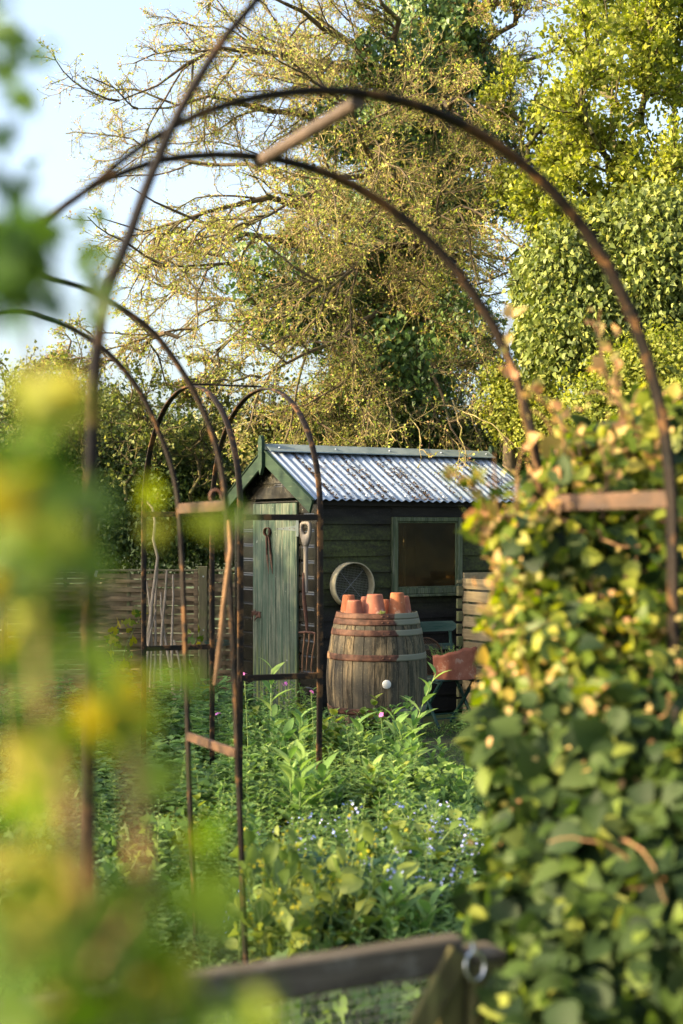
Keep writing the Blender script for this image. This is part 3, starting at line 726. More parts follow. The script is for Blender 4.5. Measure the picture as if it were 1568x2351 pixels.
# round riddle hung on the wall
sx = shed_x(803, -.03); sz = WZ(1343, S(sx,-.05,0).y)
rd = empty('garden_riddle', S(sx, -.028, sz), SA); tag(rd, 'round pale wooden garden sieve hanging on the black shed wall', 'sieve')
def ringband(r0, r1, d0, d1, n=64):
    m = MB(); V = []
    for k in range(n):
        a = 2*math.pi*k/n; c, s_ = math.cos(a), math.sin(a)
        V += [(r0*c,-d0,r0*s_),(r1*c,-d0,r1*s_),(r1*c,-d1,r1*s_),(r0*c,-d1,r0*s_)]
    F = []
    for k in range(n):
        q, p = k*4, ((k+1)%n)*4
        for j in range(4): F.append((q+j, q+(j+1)%4, p+(j+1)%4, p+j))
    m.add(V, F, False); return m
rdm = ringband(.178,.187,.0,.085); rdm.build('rim', M['sieve_rim'], rd)
def wiregrid(Rr, step, rad, y=0.0, ang=0.0):
    ks = np.arange(-Rr+step/2, Rr, step); h = np.sqrt(np.maximum(Rr**2-ks**2, 0)); z0 = np.zeros_like(ks)
    P0 = np.concatenate([np.stack([ks, z0+y, -h],1), np.stack([-h, z0+y-.001, ks],1)]); P1 = np.concatenate([np.stack([ks, z0+y, h],1), np.stack([h, z0+y-.001, ks],1)])
    c, s_ = math.cos(ang), math.sin(ang); Rm = np.array([[c,0,-s_],[0,1,0],[s_,0,c]])
    return segs(P0@Rm.T, P1@Rm.T, rad, rad, 3)
V, F = wiregrid(.178, .0135, .0016, -.012, R(4)); link('wire_mesh', mesh_np('wire_mesh', V, F), M['wire'], rd)
V, F = segs(np.array([[-.125,-.016,-.125],[-.12,-.018,.13]]), np.array([[.125,-.016,.125],[.12,-.018,-.13]]), .0022, .0022, 4)
link('brace_wire', mesh_np('brace_wire', V, F), M['mesh_wire'], rd)

# pieces of rusty iron hanging inside the sieve
# barrel
BX, BY, BH = WX(865,10.55), 10.55, .945
bar = empty('oak_barrel', (BX, BY, 0), 0); tag(bar, 'weathered oak barrel with rusty hoops carrying upturned pots', 'barrel')
def brad(z):
    t = (z-.45)/.50; return .374-.078*abs(t)**1.9
m = MB(); ns = 27
for k in range(ns):
    a0 = 2*math.pi*k/ns; wd = 2*math.pi/ns
    zs_ = np.linspace(0, BH+random.uniform(-.004,.003), 15); V = []
    for z in zs_:
        r0 = brad(z)
        for (fa, dr) in ((.0,-.006),(.05,0),(.5,.0012),(.95,0),(1.0,-.006)):
            a = a0+wd*fa; V.append(((r0+dr)*math.cos(a), (r0+dr)*math.sin(a), z))
        # inner
        for fa in (1.0, 0.0):
            a = a0+wd*fa; V.append(((r0-.028)*math.cos(a), (r0-.028)*math.sin(a), z))
    F = [(i*7+j, i*7+(j+1)%7, (i+1)*7+(j+1)%7, (i+1)*7+j) for i in range(14) for j in range(7)]
    F += [tuple(range(6,-1,-1)), tuple(range(98,105))]
    m.add(V, F)
m.build('staves', M['barrel'], bar)
MB().lathe([(.001,.905),(.272,.905),(.272,.88),(.001,.88)], 40, smooth=False).build('head', M['barrel'], bar)
def zfront(py): return WZ(py, BY-.30)
for (ya, yb) in ((1409,1422),(1423,1436.5),(1447,1461),(1503,1517.5),(1627,1641)):
    z1, z0 = zfront(ya), zfront(yb)
    prof = []
    for q in range(5):
        z = z0+(z1-z0)*q/4; prof.append((brad(z)+.0045, z))
    prof = [(prof[0][0]-.006, z0)] + prof + [(prof[-1][0]-.006, z1)]
    hp = MB().lathe(prof, 96).build('hoop', M['hoop'], bar)
    if ya < 1600:
        for aa in (-R(84), -R(76)):
            rr = brad((z0+z1)/2)+.005; p = Vector((rr*math.cos(aa), rr*math.sin(aa), (z0+z1)/2)); d = Vector((math.cos(aa), math.sin(aa), 0))
            MB().tube([p, p+d*.003, p+d*.0045], [.007,.006,.002], 8).build('rivet', M['rust'], hp)
a = math.asin((WX(887,10.2)-BX)/.37); p = Vector((math.sin(a)*.371, -math.cos(a)*.371, zfront(1569)))
d = Vector((math.sin(a), -math.cos(a), 0)); MB().tube([p-d*.004, p+d*.012, p+d*.016, p+d*.0165], [.032,.032,.027,.001], 24).build('bung_cap', M['cap'], bar)

# upturned flowerpots on the barrel head
def pot(px, D, rb, rt, h, rim, mat, label, z0=.905, lean=0.0):
    e = empty('flower_pot', (WX(px, D), D, z0), random.uniform(0,6)); tag(e, label, 'flower pot', 'upturned clay pots on the barrel')
    if rim: prof = [(rb-.010,.0),(rb,.0),(rb+.001,.004),(rb-.002,.030),(rb-.007,.033),(rt+(rb-.010-rt)*.12,h-.012),(rt+.0005,h-.003),(rt-.003,h),(.012,h-.0015)]
    else: prof = [(rb-.009,.0),(rb,.0),(rb,.004),(rt+(rb-rt)*.1,h-.012),(rt+.0005,h-.003),(rt-.003,h),(.012,h-.0015)]
    m = MB().lathe(prof, 36); m.lathe([(.012,h-.0015),(.010,h-.012),(rt-.010,h-.014),(rb-.010,.0)], 36); m.build('pot_wall', mat, e)
    e.rotation_euler.x = lean; return e
pot(800, 10.62, .066, .042, .165, False, M['terra'], 'orange clay pot behind the short one at the left edge of the barrel')
pot(813.5, 10.42, .071, .0515, .135, False, M['terra_pink'], 'short pale clay pot upturned at the front left of the barrel')
pot(840, 10.72, .055, .034, .148, False, M['terra_pink'], 'small pink clay pot half hidden before the wooden sieve')
pot(860.5, 10.45, .088, .056, .177, True, M['terra_pink'], 'broad rimmed pink clay pot upturned in the middle of the barrel')
pot(884, 10.74, .045, .028, .125, False, M['terra'], 'smallest clay pot peeping between the two large pots')
pot(912, 10.50, .073, .048, .187, False, M['terra'], 'tall smooth clay pot upturned right of the broad one')
pot(925, 10.66, .070, .044, .155, False, M['terra_pink'], 'clay pot at the right edge of the barrel behind the tall pot')
# moss tuft on the top hoop and by the wall
for (px, py, D, n, s_, lab) in ((876,1408,10.26,60,.012,'scrap of yellow moss lying on the barrel rim'),):
    c = np.array(W(px,py,D)); P = c+rng.normal(0,.012,(n,3))*[1.6,.6,.5]
    V, F = leaves(P, rand_dirs(n,.5), rand_dirs(n,.5), s_, 'dia'); o = link('moss_tuft', mesh_np('moss_tuft', V-c, F), L['kale_y'], loc=tuple(c)); tag(o, lab, 'moss', kind=None)

# folding garden chair
ch = empty('folding_chair', S(.80, -.65, 0), SA); tag(ch, 'green folding garden chair with flaking paint beside the barrel', 'chair')
m = MB()
sl = [(-.2+.004, .165), ]
zt_ = .775
V = []; N = 14
for side, yy in ((0,.188),(1,.205)):
    for i in range(N+1):
        x = -.21+.42*i/N; e_ = min(1, (1-abs(x)/.21)*9); hh = .040*math.sqrt(max(0.15, 1-(1-e_)**2)) if e_ < 1 else .040
        V += [(x, yy+.03*(x/.21)**2*-1, zt_-hh), (x, yy+.03*(x/.21)**2*-1, zt_+hh)]
F = []
for i in range(N):
    a = i*2; b_ = (N+1)*2+i*2
    F += [(a,a+2,a+3,a+1),(b_+1,b_+3,b_+2,b_),(a+1,a+3,b_+3,b_+1),(a,b_,b_+2,a+2)]
F += [(0,1,(N+1)*2+1,(N+1)*2),(2*N,2*N+(N+1)*2,2*N+1+(N+1)*2,2*N+1)]
m.add(V, F); m.build('back_slat', M['chair_wood'], ch)
m = MB(); m.box(-.20,.20,.178,.196,.585,.635,.004); m.build('back_slat', M['chair_wood'], ch)
for i in range(6):
    y = -.20+i*.062; MB().box(-.205,.205,y,y+.050,.372,.387,.004).build('seat_slat', M['chair_wood'], ch)
for s_ in (-1,1):
    x = s_*.175
    MB().tube([(x,.20,.80),(x,.17,.42),(x,-.17,.0)], .009, 6, sect=[(-1,-1.3),(1,-1.3),(1,1.3),(-1,1.3)], ref=(1,0,0)).build('leg', M['chair_metal'], ch)
    MB().tube([(x*.9,-.17,.37),(x*.9,.16,.0)], .009, 6, sect=[(-1,-1.3),(1,-1.3),(1,1.3),(-1,1.3)], ref=(1,0,0)).build('leg', M['chair_metal'], ch)
    MB().box(x-.008,x+.008,-.20,.19,.352,.371).build('seat_rail', M['chair_metal'], ch)
for y, z in ((-.11,.07),(.10,.075)): MB().tube([(-.17,y,z),(.17,y,z)], .006, 6).build('stretcher', M['chair_metal'], ch)

# broken terracotta planter on the chair seat
pp = S(.80, -.78, .388); D = pp.y
pt = empty('broken_planter', pp, 0); tag(pt, 'large broken terracotta pot on the green chair seat', 'planter')
m = MB(); n = 48; rows = 9; V = []
for k in range(n):
    a = 2*math.pi*k/n; c = math.cos(a); s_ = math.sin(a)
    front = .5-.5*s_
    top = .226 + .034*math.tanh((c+.05)*1.8) + .006*math.sin(a*9) - (1-front)*.04
    for j in range(rows): 
        t = j/(rows-1); r0 = .166+.010*t
        V.append((r0*c, r0*s_, top*t))
    for j in range(rows):
        t = 1-j/(rows-1); r0 = .153+.010*t
        V.append((r0*c, r0*s_, max(.012, top*t-.003)))
q = rows*2
F = [(k*q+j, ((k+1)%n)*q+j, ((k+1)%n)*q+j+1, k*q+j+1) for k in range(n) for j in range(q-1)]
m.add(V, F, True); m.build('pot_wall', M['terra_pink'], pt)
MB().lathe([(.001,.125),(.08,.13),(.138,.12)], 24).build('compost', M['soil'], pt)
pw = S(.80, -.66, .388+.13)
n = 420; c0 = np.array(pw); st = rng.normal(0,.045,(26,3))*[1.3,1,.0]; tip = st+np.stack([rng.normal(0,.03,26)-.02, rng.normal(0,.03,26), .06+.07*rng.random(26)],1)
Vs, Fs = segs(st, tip, .0015, .001, 3); P = np.repeat(st,16,0)+np.repeat(tip-st,16,0)*rng.random((416,1)); 
Vl, Fl = leaves(P, rand_dirs(416,.3), rand_dirs(416,1), .016, 'fold')
o = link('potted_herb', mesh_np('potted_herb', Vs, Fs), M['stem_green'], loc=tuple(pw)); link('leaves', mesh_np('leaves', Vl, Fl), L['balm'], o)
tag(o, 'small leafy herb growing in the broken terracotta pot', 'herb')
# round wire sieve leaning on the chair back
ws2 = empty('wire_sieve', S(.715, -.50, .388+.152), SA); ws2.rotation_euler = (R(-12), 0, SA); tag(ws2, 'dark round wire sieve leaning on the chair behind the planter', 'sieve')
ringband(.146,.151,0,.02,48).build('rim', M['wire_rust'], ws2)
V, F = wiregrid(.147, .0125, .0012, -.006, R(45)); link('wire_mesh', mesh_np('wire_mesh', V, F), M['wire_rust'], ws2)

# slatted compost bin
bo = W(1063, 1400, 11.85); binr = empty('compost_bin', (bo.x, bo.y, 0), SA); tag(binr, 'slatted timber compost bin at the right end of the shed wall', 'compost bin')
mS = MB(); zz = .02; k = 0
while zz < 1.09:
    mS = MB().box(-.012+.002*(k%2), .010, -1.05, .0, zz, zz+.086, .003); mS.build('slat', M['slat'], binr)
    MB().box(-.062, -.014, -.012-.01*(k%2), .012, zz+.045, zz+.128 if zz < 1.0 else zz+.075, .003).build('slat_end', M['slat_end'], binr)
    MB().box(.012, 1.05, .0, .020, zz+.05, zz+.132, .003).build('back_slat', M['slat'], binr)
    zz += .1045; k += 1
MB().box(.012, .055, -.06, -.002, .0, 1.13, .003).build('post', M['slat_end'], binr)
MB().box(.012, .055, -1.04, -.98, .0, 1.13, .003).build('post', M['slat_end'], binr)

# ================================================================== FENCE AND BEAN POLES
FY = 13.35
def fence_run(x0, x1, label, battens):
    e = empty('woven_fence_panel', ((x0+x1)/2, FY, 0)); tag(e, label, 'fence panel', 'woven larch panels of the back fence'); c = (x0+x1)/2
    m = MB(); zz = .04; k = 0; r_ = random.Random(int(x0*100)); bs = [x0+.02]+battens+[x1-.02]
    while zz < 1.14:
        V = []; n = 36; hh = .040+r_.uniform(-.006,.007); ph = math.pi*(k%2); tl = r_.uniform(-.012,.012)
        for i in range(n+1):
            x = x0+(x1-x0)*i/n
            # weave in and out of the battens
            seg_ = np.interp(x, bs, np.arange(len(bs))*math.pi); y = -.006+.014*math.sin(seg_+ph+math.pi/2)
            dz = tl*(x-c)+.003*math.sin(x*7+k)
            V += [(x-c,y-.003,zz+dz),(x-c,y-.004,zz+dz+hh),(x-c,y+.002,zz+dz+hh),(x-c,y+.002,zz+dz)]
        F = []
        for i in range(n):
            q = i*4; F += [(q,q+4,q+5,q+1),(q+1,q+5,q+6,q+2),(q+3,q+7,q+4,q)]
        m.add(V, F); zz += .0425; k += 1
    m.build('slats', M['fence'], e)
    for b_ in battens: MB().box(b_-c-.016,b_-c+.016,-.006,.006,.02,1.16,.003).build('batten', M['fence_post'], e)
    MB().box(x0-c+.003,x0-c+.042,-.034,-.016,.02,1.165,.003).build('end_batten', M['fence'], e)
    MB().box(x1-c-.042,x1-c-.003,-.034,-.016,.02,1.165,.003).build('end_batten', M['fence'], e)
    MB().box(x0-c,x1-c,-.030,.022,1.166,1.186,.004).build('capping', M['fence_post'], e)
    return e
xp = WX(467, FY)
fence_run(xp+.045, xp+1.5, 'short woven fence panel between the post and the black shed', [WX(515,FY),WX(560,FY),xp+1.1])
fence_run(xp-1.87, xp-.045, 'wide woven fence panel left of the tall fence post', [WX(v,FY) for v in (150,215,295,380)])
fence_run(xp-3.74, xp-1.915, 'woven fence panel furthest left behind the climbing plant', [xp-2.3,xp-2.7,xp-3.1,xp-3.5])
for i, (x, lab) in enumerate(((xp,'square fence post standing near the shed between woven panels'),(xp-1.893,'square fence post at the far left of the woven fence'))):
    e = MB().box(-.040,.040,-.052,.035,0,1.215,.005).build('fence_post', M['fence_post'], loc=(x,FY,0)); tag(e, lab, 'fence post', 'fence posts')
    for zz in (.62,1.12): MB().tube([(.004,-.056,zz),(.004,-.051,zz)], [.007,.008], 8).build('bolt', M['bolt'], e)
# white tag hung on the fence
o = MB().box(-.013,.013,-.003,.003,-.06,.0,.001).build('metal_tag', M['cap'], loc=W(222,1310,FY-.06)); o.rotation_euler.y = R(14); tag(o, 'small white metal tag hooked over the top of the fence', 'tag')
poles = [((352,1160),(338,1600),.016,.1),((357,1300),(330,1590),.012,.25),((366,1305),(345,1600),.013,.2),((338,1335),(350,1610),.010,.15),((378,1310),(372,1590),.014,.1),
         ((372,1360),(396,1600),.015,.05),((402,1470),(421,1590),.014,.1),((392,1320),(404,1590),.013,.2),((360,1400),(318,1600),.011,.15)]
labs = ['tall crooked bean pole with a side snag reaching above the fence','slim leaning bean pole at the left of the bundle','bean pole leaning from upper right to lower left in the bundle','thin dark bean pole standing upright in the bundle','pale straight bean pole in the middle of the bundle','thick bean pole leaning right at the foot','bean pole at the right end, showing below the arch bar','bean pole leaning right from the fence top','thinnest pole splayed furthest left at its foot']
for i, ((p0, p1, r0, dd), lab) in enumerate(zip(poles, labs)):
    D = 12.75-.1*i*.3; a = W(*p0, D+.25); b_ = W(*p1, D-dd); b_.z = 0.0; b_.y = D-.3
    b_.x = WX(p1[0], b_.y); mid = [a+(b_-a)*t+Vector((.02*math.sin(5*t+i*2),0,0)) for t in np.linspace(0,1,7)]
    if i == 0: mid = [W(336,1150,13),W(350,1166,13),W(356,1200,12.95),W(352,1240,12.9),W(362,1280,12.85)]+mid[3:]
    base = mid[-1].copy(); o = MB().tube([q-base for q in mid], [r0*.75+r0*.35*t for t in np.linspace(0,1,len(mid))], 7).build('bean_pole', M['pole'], loc=base)
    tag(o, lab, 'bean pole', 'bean poles bundled against the fence')
# coil of green wire hung on the fence
m = MB(); cc = W(500,1476,12.9)
for i in range(5):
    m.tube([(.11*math.cos(a)*(1+.1*i*.3), -.02*i*.2+.01*math.sin(a*2+i), .018*math.sin(a)+.006*i-.01) for a in np.linspace(0,6.28,22)], .0022, 4)
o = m.build('wire_coil', M['chair_metal'], loc=cc); tag(o, 'loose coil of dark green wire hung low on the fence', 'wire coil')

# ================================================================== IRON ARCHES
SECT = [(-1,-.38),(-.9,-.5),(.9,-.5),(1,-.38),(1,.38),(.9,.5),(-.9,.5),(-1,.38)]
def smooth_curve(pts, n):
    "Catmull-Rom through 2-D points"
    P = np.array([pts[0]]+list(pts)+[pts[-1]], float); out = []
    d = np.r_[0, np.cumsum(np.linalg.norm(np.diff(P[1:-1], axis=0), axis=1))]; d /= d[-1]
    for t in np.linspace(0, 1, n):
        i = min(np.searchsorted(d, t, 'right')-1, len(d)-2); f = (t-d[i])/(d[i+1]-d[i]+1e-9)
        a, b_, c, e = P[i], P[i+1], P[i+2], P[i+3]
        out.append(.5*((2*b_)+(-a+c)*f+(2*a-5*b_+4*c-e)*f*f+(-a+3*b_-3*c+e)*f**3))
    return np.array(out)
def iron_hoop(parent, o, d, ax, curve, hw=.0145, n=90, mat=None):
    base = parent.location
    pts = [Vector((o[0]+d[0]*s, o[1]+d[1]*s, z))-Vector((base.x,base.y,base.z)) for s, z in smooth_curve(curve, n)]
    th = .36; sec = [(a*hw, b_*hw*th*2) for a, b_ in SECT]
    m = MB().tube(pts, 1.0, sect=sec, ref=(ax[0],ax[1],0)); return m.build('hoop', mat or M['arch'], parent)
def arch_bar(parent, a, b_, h=.032, t=.012, mat=None, name='side_bar'):
    bl = Vector(parent.location); m = MB().beam(Vector(a)-bl, Vector(b_)-bl, t, h, bev=.002); return m.build(name, mat or M['arch'], parent)

# far arch (F)
R1 = Vector((WX(552,6.93),6.93,0)); R2 = Vector((WX(735,7.07),7.07,0)); L2 = Vector((WX(487,8.45),8.45,0)); L1 = R1+(L2-R2)
far = empty('garden_arch', (R1+L2)/2); tag(far, 'rusty iron garden arch standing in the bed in front of the shed door', 'garden arch', 'rusty iron arches along the path')
for A, B in ((R1,L1),(R2,L2)):
    d = (B-A); span = d.length; d.normalize(); ax = (R2-R1).normalized()
    cv = [(0,-.02),(.012,.4),(.003,.8),(.0,1.2),(.0,1.62)]+[(span/2-span/2*math.cos(t), 1.62+.70*math.sin(t)**.93) for t in np.linspace(.12, math.pi-.12, 22)]+[(span,1.62),(span,1.2),(span-.003,.8),(span,.4),(span,-.02)]
    iron_hoop(far, A, d, ax, cv)
ax = (R2-R1).normalized()
for P, Q, z, s_ in ((R1,R2,1.615,0),(R1,R2,.83,.0),(L1,L2,1.645,0),(L1,L2,.86,0)):
    arch_bar(far, P+Vector((0,0,z-.0)), Q+Vector((0,0,z+.0)), .030)
mid1 = (R1+L1)/2; mid2 = (R2+L2)/2
arch_bar(far, mid1+Vector((0,0,2.335)), mid2+Vector((0,0,2.335)), .010, .014, name='ridge_tie')

# middle-distance arch (N), only its right side comes into the picture
def arch_axis(deg): t = R(deg); return Vector((-math.sin(t), math.cos(t), 0)), Vector((math.cos(t), math.sin(t), 0))
ax, rt = arch_axis(25)
Nb = Vector((WX(536,4.5),4.5,0)); Na = Nb+ax*.40
nar = empty('garden_arch', Nb-rt*.67+ax*.2); tag(nar, 'rusty iron arch in the middle of the bed, seen in front of the far arch', 'garden arch', 'rusty iron arches along the path')
def traced(o, d, pts): return [on_plane(px, py, o, d) for px, py in pts]
curB = traced(Nb, rt, [(50,624),(120,640),(200,665),(290,715),(350,762),(395,818),(430,872),(458,925),(485,990),(505,1065),(517,1140),(521,1200),(526,1320),(536,1500),(544,1720),(556,2000)])
curA = traced(Na, rt, [(40,716),(100,730),(160,752),(230,795),(285,850),(330,915),(362,985),(385,1045),(400,1100),(410,1170),(418,1300),(425,1480),(431,1690),(440,1960)])
for o_, cur in ((Nb,curB),(Na,curA)):
    s_ap = cur[0][0]; sr = cur[-1][0]; zap = cur[0][1]
    left = [(2*s_ap-s-.02, z) for s, z in cur[2:]][::-1]
    full = [(left[0][0], -.02)]+left+cur+[(sr+.02, -.02)]
    iron_hoop(nar, o_, rt, ax, full, n=130)
def pt_at(o, d, px, py): s, z = on_plane(px, py, o, d); return Vector((o.x+d.x*s, o.y+d.y*s, z))
arch_bar(nar, pt_at(Nb,rt,518,1160), pt_at(Na,rt,410,1168), .034, .012, M['arch_bar'])
arch_bar(nar, pt_at(Nb,rt,542,1730), pt_at(Na,rt,431,1690), .030, .012, M['arch_bar'])
# hooked staple on the bar
hp_ = pt_at(Nb,rt,500,1160)+Vector((0,0,.0)); bl = Vector(nar.location)
m = MB().tube([hp_-bl+Vector((.018*math.cos(a)-.005,-.012,.028+.02*math.sin(a))) for a in np.linspace(R(-20),R(215),12)], .005, 6); m.build('staple', M['rust'], nar)

# near arch (M) over the path
ax, rt = arch_axis(21)
Mb = Vector((WX(820,2.5),2.5,0)); Ma = Mb+ax*.39
big = empty('garden_arch', Mb+ax*.2); tag(big, 'large near iron arch curving across the top of the view into the right hand hedge', 'garden arch', 'rusty iron arches along the path')
c2 = traced(Mb, rt, [(205,432),(260,385),(330,332),(440,270),(520,241),(600,222),(680,211),(750,208),(830,214),(920,232),(1000,258),(1080,297),(1150,340),(1230,402),(1300,475),(1370,568),(1430,680),(1475,790),(1507,900),(1528,1010),(1540,1120),(1543,1250),(1545,1450)])
c1 = traced(Ma, rt, [(200,436),(270,402),(370,368),(480,356),(545,357),(610,362),(680,376),(760,402),(830,436),(900,482),(970,540),(1030,600),(1085,675),(1130,745),(1170,830),(1200,915),(1222,1000),(1236,1090),(1241,1200),(1242,1340),(1240,1480)])
def close_left(cur, zb=1.62, w=.0):
    s0, z0 = cur[0]; 
    return [(s0-.30-w,-.02),(s0-.30-w,.8),(s0-.30-w,1.45),(s0-.27-w,z0-.50),(s0-.19-w*.6,z0-.24),(s0-.10,z0-.09)]
iron_hoop(big, Mb, rt, ax, close_left(c2)+c2+[(c2[-1][0],.7),(c2[-1][0],-.02)], n=150)
iron_hoop(big, Ma, rt, ax, close_left(c1)+c1+[(c1[-1][0],.7),(c1[-1][0],-.02)], n=150)
a = pt_at(Mb,rt,1545,1146); b_ = pt_at(Ma,rt,1240,1156); arch_bar(big, a, b_, .034, .014, M['arch_bar'])
a = pt_at(Mb,rt,1545,1146); a.z = .83; b_.z = .83; arch_bar(big, a, b_, .034, .014, M['arch_bar'])
a = pt_at(Mb,rt,826,220)+Vector((0,0,-.004)); b_ = pt_at(Ma,rt,598,358)-Vector((0,0,.004)); bl = Vector(big.location)
b_ = b_+(b_-a).normalized()*.012
MB().tube([a-bl+Vector((0,0,-.006)), b_-bl+Vector((0,0,-.006))], .0125, 14).build('top_bar', simple('top_bar_timber', (.035,.026,.020), (.085,.060,.044), 16, .7), big)

# nearest arch (K) over the gate
axk, rtk = arch_axis(21)
Kb = Vector((WX(212,2.32),2.32,0))
ck = traced(Kb, rtk, [(203,1900),(204,1600),(206,1300),(209,1100),(214,940),(222,820),(238,700),(262,625),(290,560),(318,480),(350,395),(400,280),(450,190),(520,82),(590,0),(650,-70)])
ap = ck[-1][0]+.62
full = [(ck[0][0],-.02)]+ck+[(ap-.40, ck[-1][1]+.16),(ap-.18, ck[-1][1]+.23),(ap, ck[-1][1]+.25)]
full += [(2*ap-s, z) for s, z in full[::-1][1:]]
nk = empty('garden_arch', Kb+rtk*.67); tag(nk, 'nearest dark iron arch whose left leg rises through the blurred climber', 'garden arch', 'rusty iron arches along the path')
iron_hoop(nk, Kb, rtk, axk, full, n=170, hw=.0185)

# ================================================================== GATE
gt0 = W(470, 2205, 2.145); gt1 = W(1052, 2122, 2.345)
gd = (gt1-gt0); gd.z = 0; gd.normalize(); ga = math.atan2(gd.y, gd.x)
gate = empty('garden_gate', (gt1.x, gt1.y, 0), ga); tag(gate, 'low grey timber gate with wire netting at the bottom of the view', 'gate')
zt_ = .884; 
MB().box(-1.0, -.0, -.020, .020, zt_-.056, zt_, .004).build('top_rail', M['gate'], gate)
MB().box(-1.0, .0, -.020, .020, .08, .14, .004).build('bottom_rail', M['gate'], gate)
MB().box(-.048, .0, -.018, .018, .141, zt_-.057, .004).build('stile', M['gate_post'], gate)
MB().box(-1.0, -.95, -.018, .018, .141, zt_-.057, .004).build('stile', M['gate_post'], gate)
MB().beam((-.012,-.026,zt_-.02), (-.52,-.026,.12), .012, .046, (0,0,1), .003).build('brace', M['gate_post'], gate)
xs = np.arange(-.95,-.05,.0165); zs_ = np.arange(.15, zt_-.05, .0165)
P0 = np.concatenate([np.stack([xs, xs*0+.019, xs*0+.10],1), np.stack([zs_*0-.99, zs_*0+.0205, zs_],1)]); P1 = np.concatenate([np.stack([xs, xs*0+.019, xs*0+zt_-.03],1), np.stack([zs_*0-.01, zs_*0+.0205, zs_],1)])
V, F = segs(P0, P1, .0011, .0011, 3); link('wire_netting', mesh_np('wire_netting', V, F), M['mesh_wire'], gate)
m = MB(); c = (.012, -.032, zt_-.045)
m.tube([(c[0]+.018*math.cos(a), c[1]+.004*math.sin(a), c[2]+.022*math.sin(a)) for a in np.linspace(0, 6.283, 26)], .0028, 8, cap=False); m.build('ring_latch', M['ring'], gate)
MB().tube([(c[0],c[1],c[2]+.022),(c[0]+.015,c[1]+.03,c[2]+.024)], .004, 8).build('latch_pin', M['ring'], gate)
po = gt1+gd*.035
gp = empty('gate_post', (po.x, po.y, 0), ga); tag(gp, 'square timber gate post half hidden under the right hand hedge', 'gate post')
MB().box(-.024,.045,-.028,.040,0,zt_-.045,.005).build('post_shaft', M['gate_post'], gp)
MB().box(-.024,.045,-.028,.040,zt_-.0445,zt_-.030,.004).build('post_top', M['gate'], gp)

# ================================================================== TREES
def tree_mesh(limbs, rad, spec, trop=(0,0,-.05), seed=1):
    """limbs: polylines; spec: list of (children, spread, ratio, wiggle, nseg, radius) per level.
    returns list of (nodes, r0, r1) per level"""
    global rng
    rng = np.random.default_rng(seed)
    nodes = poly(limbs, 10); nodes[:,1:-1] += rng.normal(0,.05 if np.mean(rad) > .015 else .012,nodes[:,1:-1].shape)
    Ln = np.linalg.norm(np.diff(nodes, axis=1), axis=2).sum(1)
    out = [(nodes, rad, np.asarray(rad)*.08)]
    r = float(np.mean(rad))
    for (k, spread, ratio, wig, nseg, rr, tm) in spec:
        P, D, L_ = spawn(nodes, k, tm, spread, ratio, Ln)
        nodes = grow(P, D, L_, nseg, wig, trop); Ln = L_
        out.append((nodes, rr, rr*.45))
    return out
def mesh_levels(levels, n=4):
    parts = [tubes_of(nd, r0, r1, 6 if i == 0 else (4 if i == 1 else 3)) for i, (nd, r0, r1) in enumerate(levels)]
    V, F, mi = join(parts); return V, np.concatenate(F)
def twig_leaves(levels, per, size, kind='dia', wid=1.0, up=.5, keep=1.0, jitter=.02, which=(-1,)):
    Ps = []; Ds = []
    for w in which:
        nd = levels[w][0]; n, m = nd.shape[0], nd.shape[1]-1
        t = rng.random((n, per))*m*.999; t[:,0] = m*.999; i = t.astype(int); f = (t-i)[...,None]; rows = np.arange(n)[:,None]
        a, b_ = nd[rows,i], nd[rows,i+1]; P = (a+(b_-a)*f).reshape(-1,3); D = unit(b_-a).reshape(-1,3)
        Ps.append(P); Ds.append(D)
    P = np.concatenate(Ps); D = np.concatenate(Ds)
    if keep < 1: s_ = rng.random(len(P)) < keep; P, D = P[s_], D[s_]
    P = P+rng.normal(0, jitter, P.shape)
    return leaves(P, unit(D+rand_dirs(len(P))*.9), unit(rand_dirs(len(P), up)), size*(.5+rng.random(len(P))), kind, wid)

def vegetate(root_name, label, cat, loc, parts, group=None):
    e = empty(root_name, loc); tag(e, label, cat, group)
    for (name, V, F, mat) in parts: link(name, mesh_np(name, V-np.array(loc), F), mat, e)
    return e
def X3(*pts): return [W(px,py,D) for px,py,D in pts]

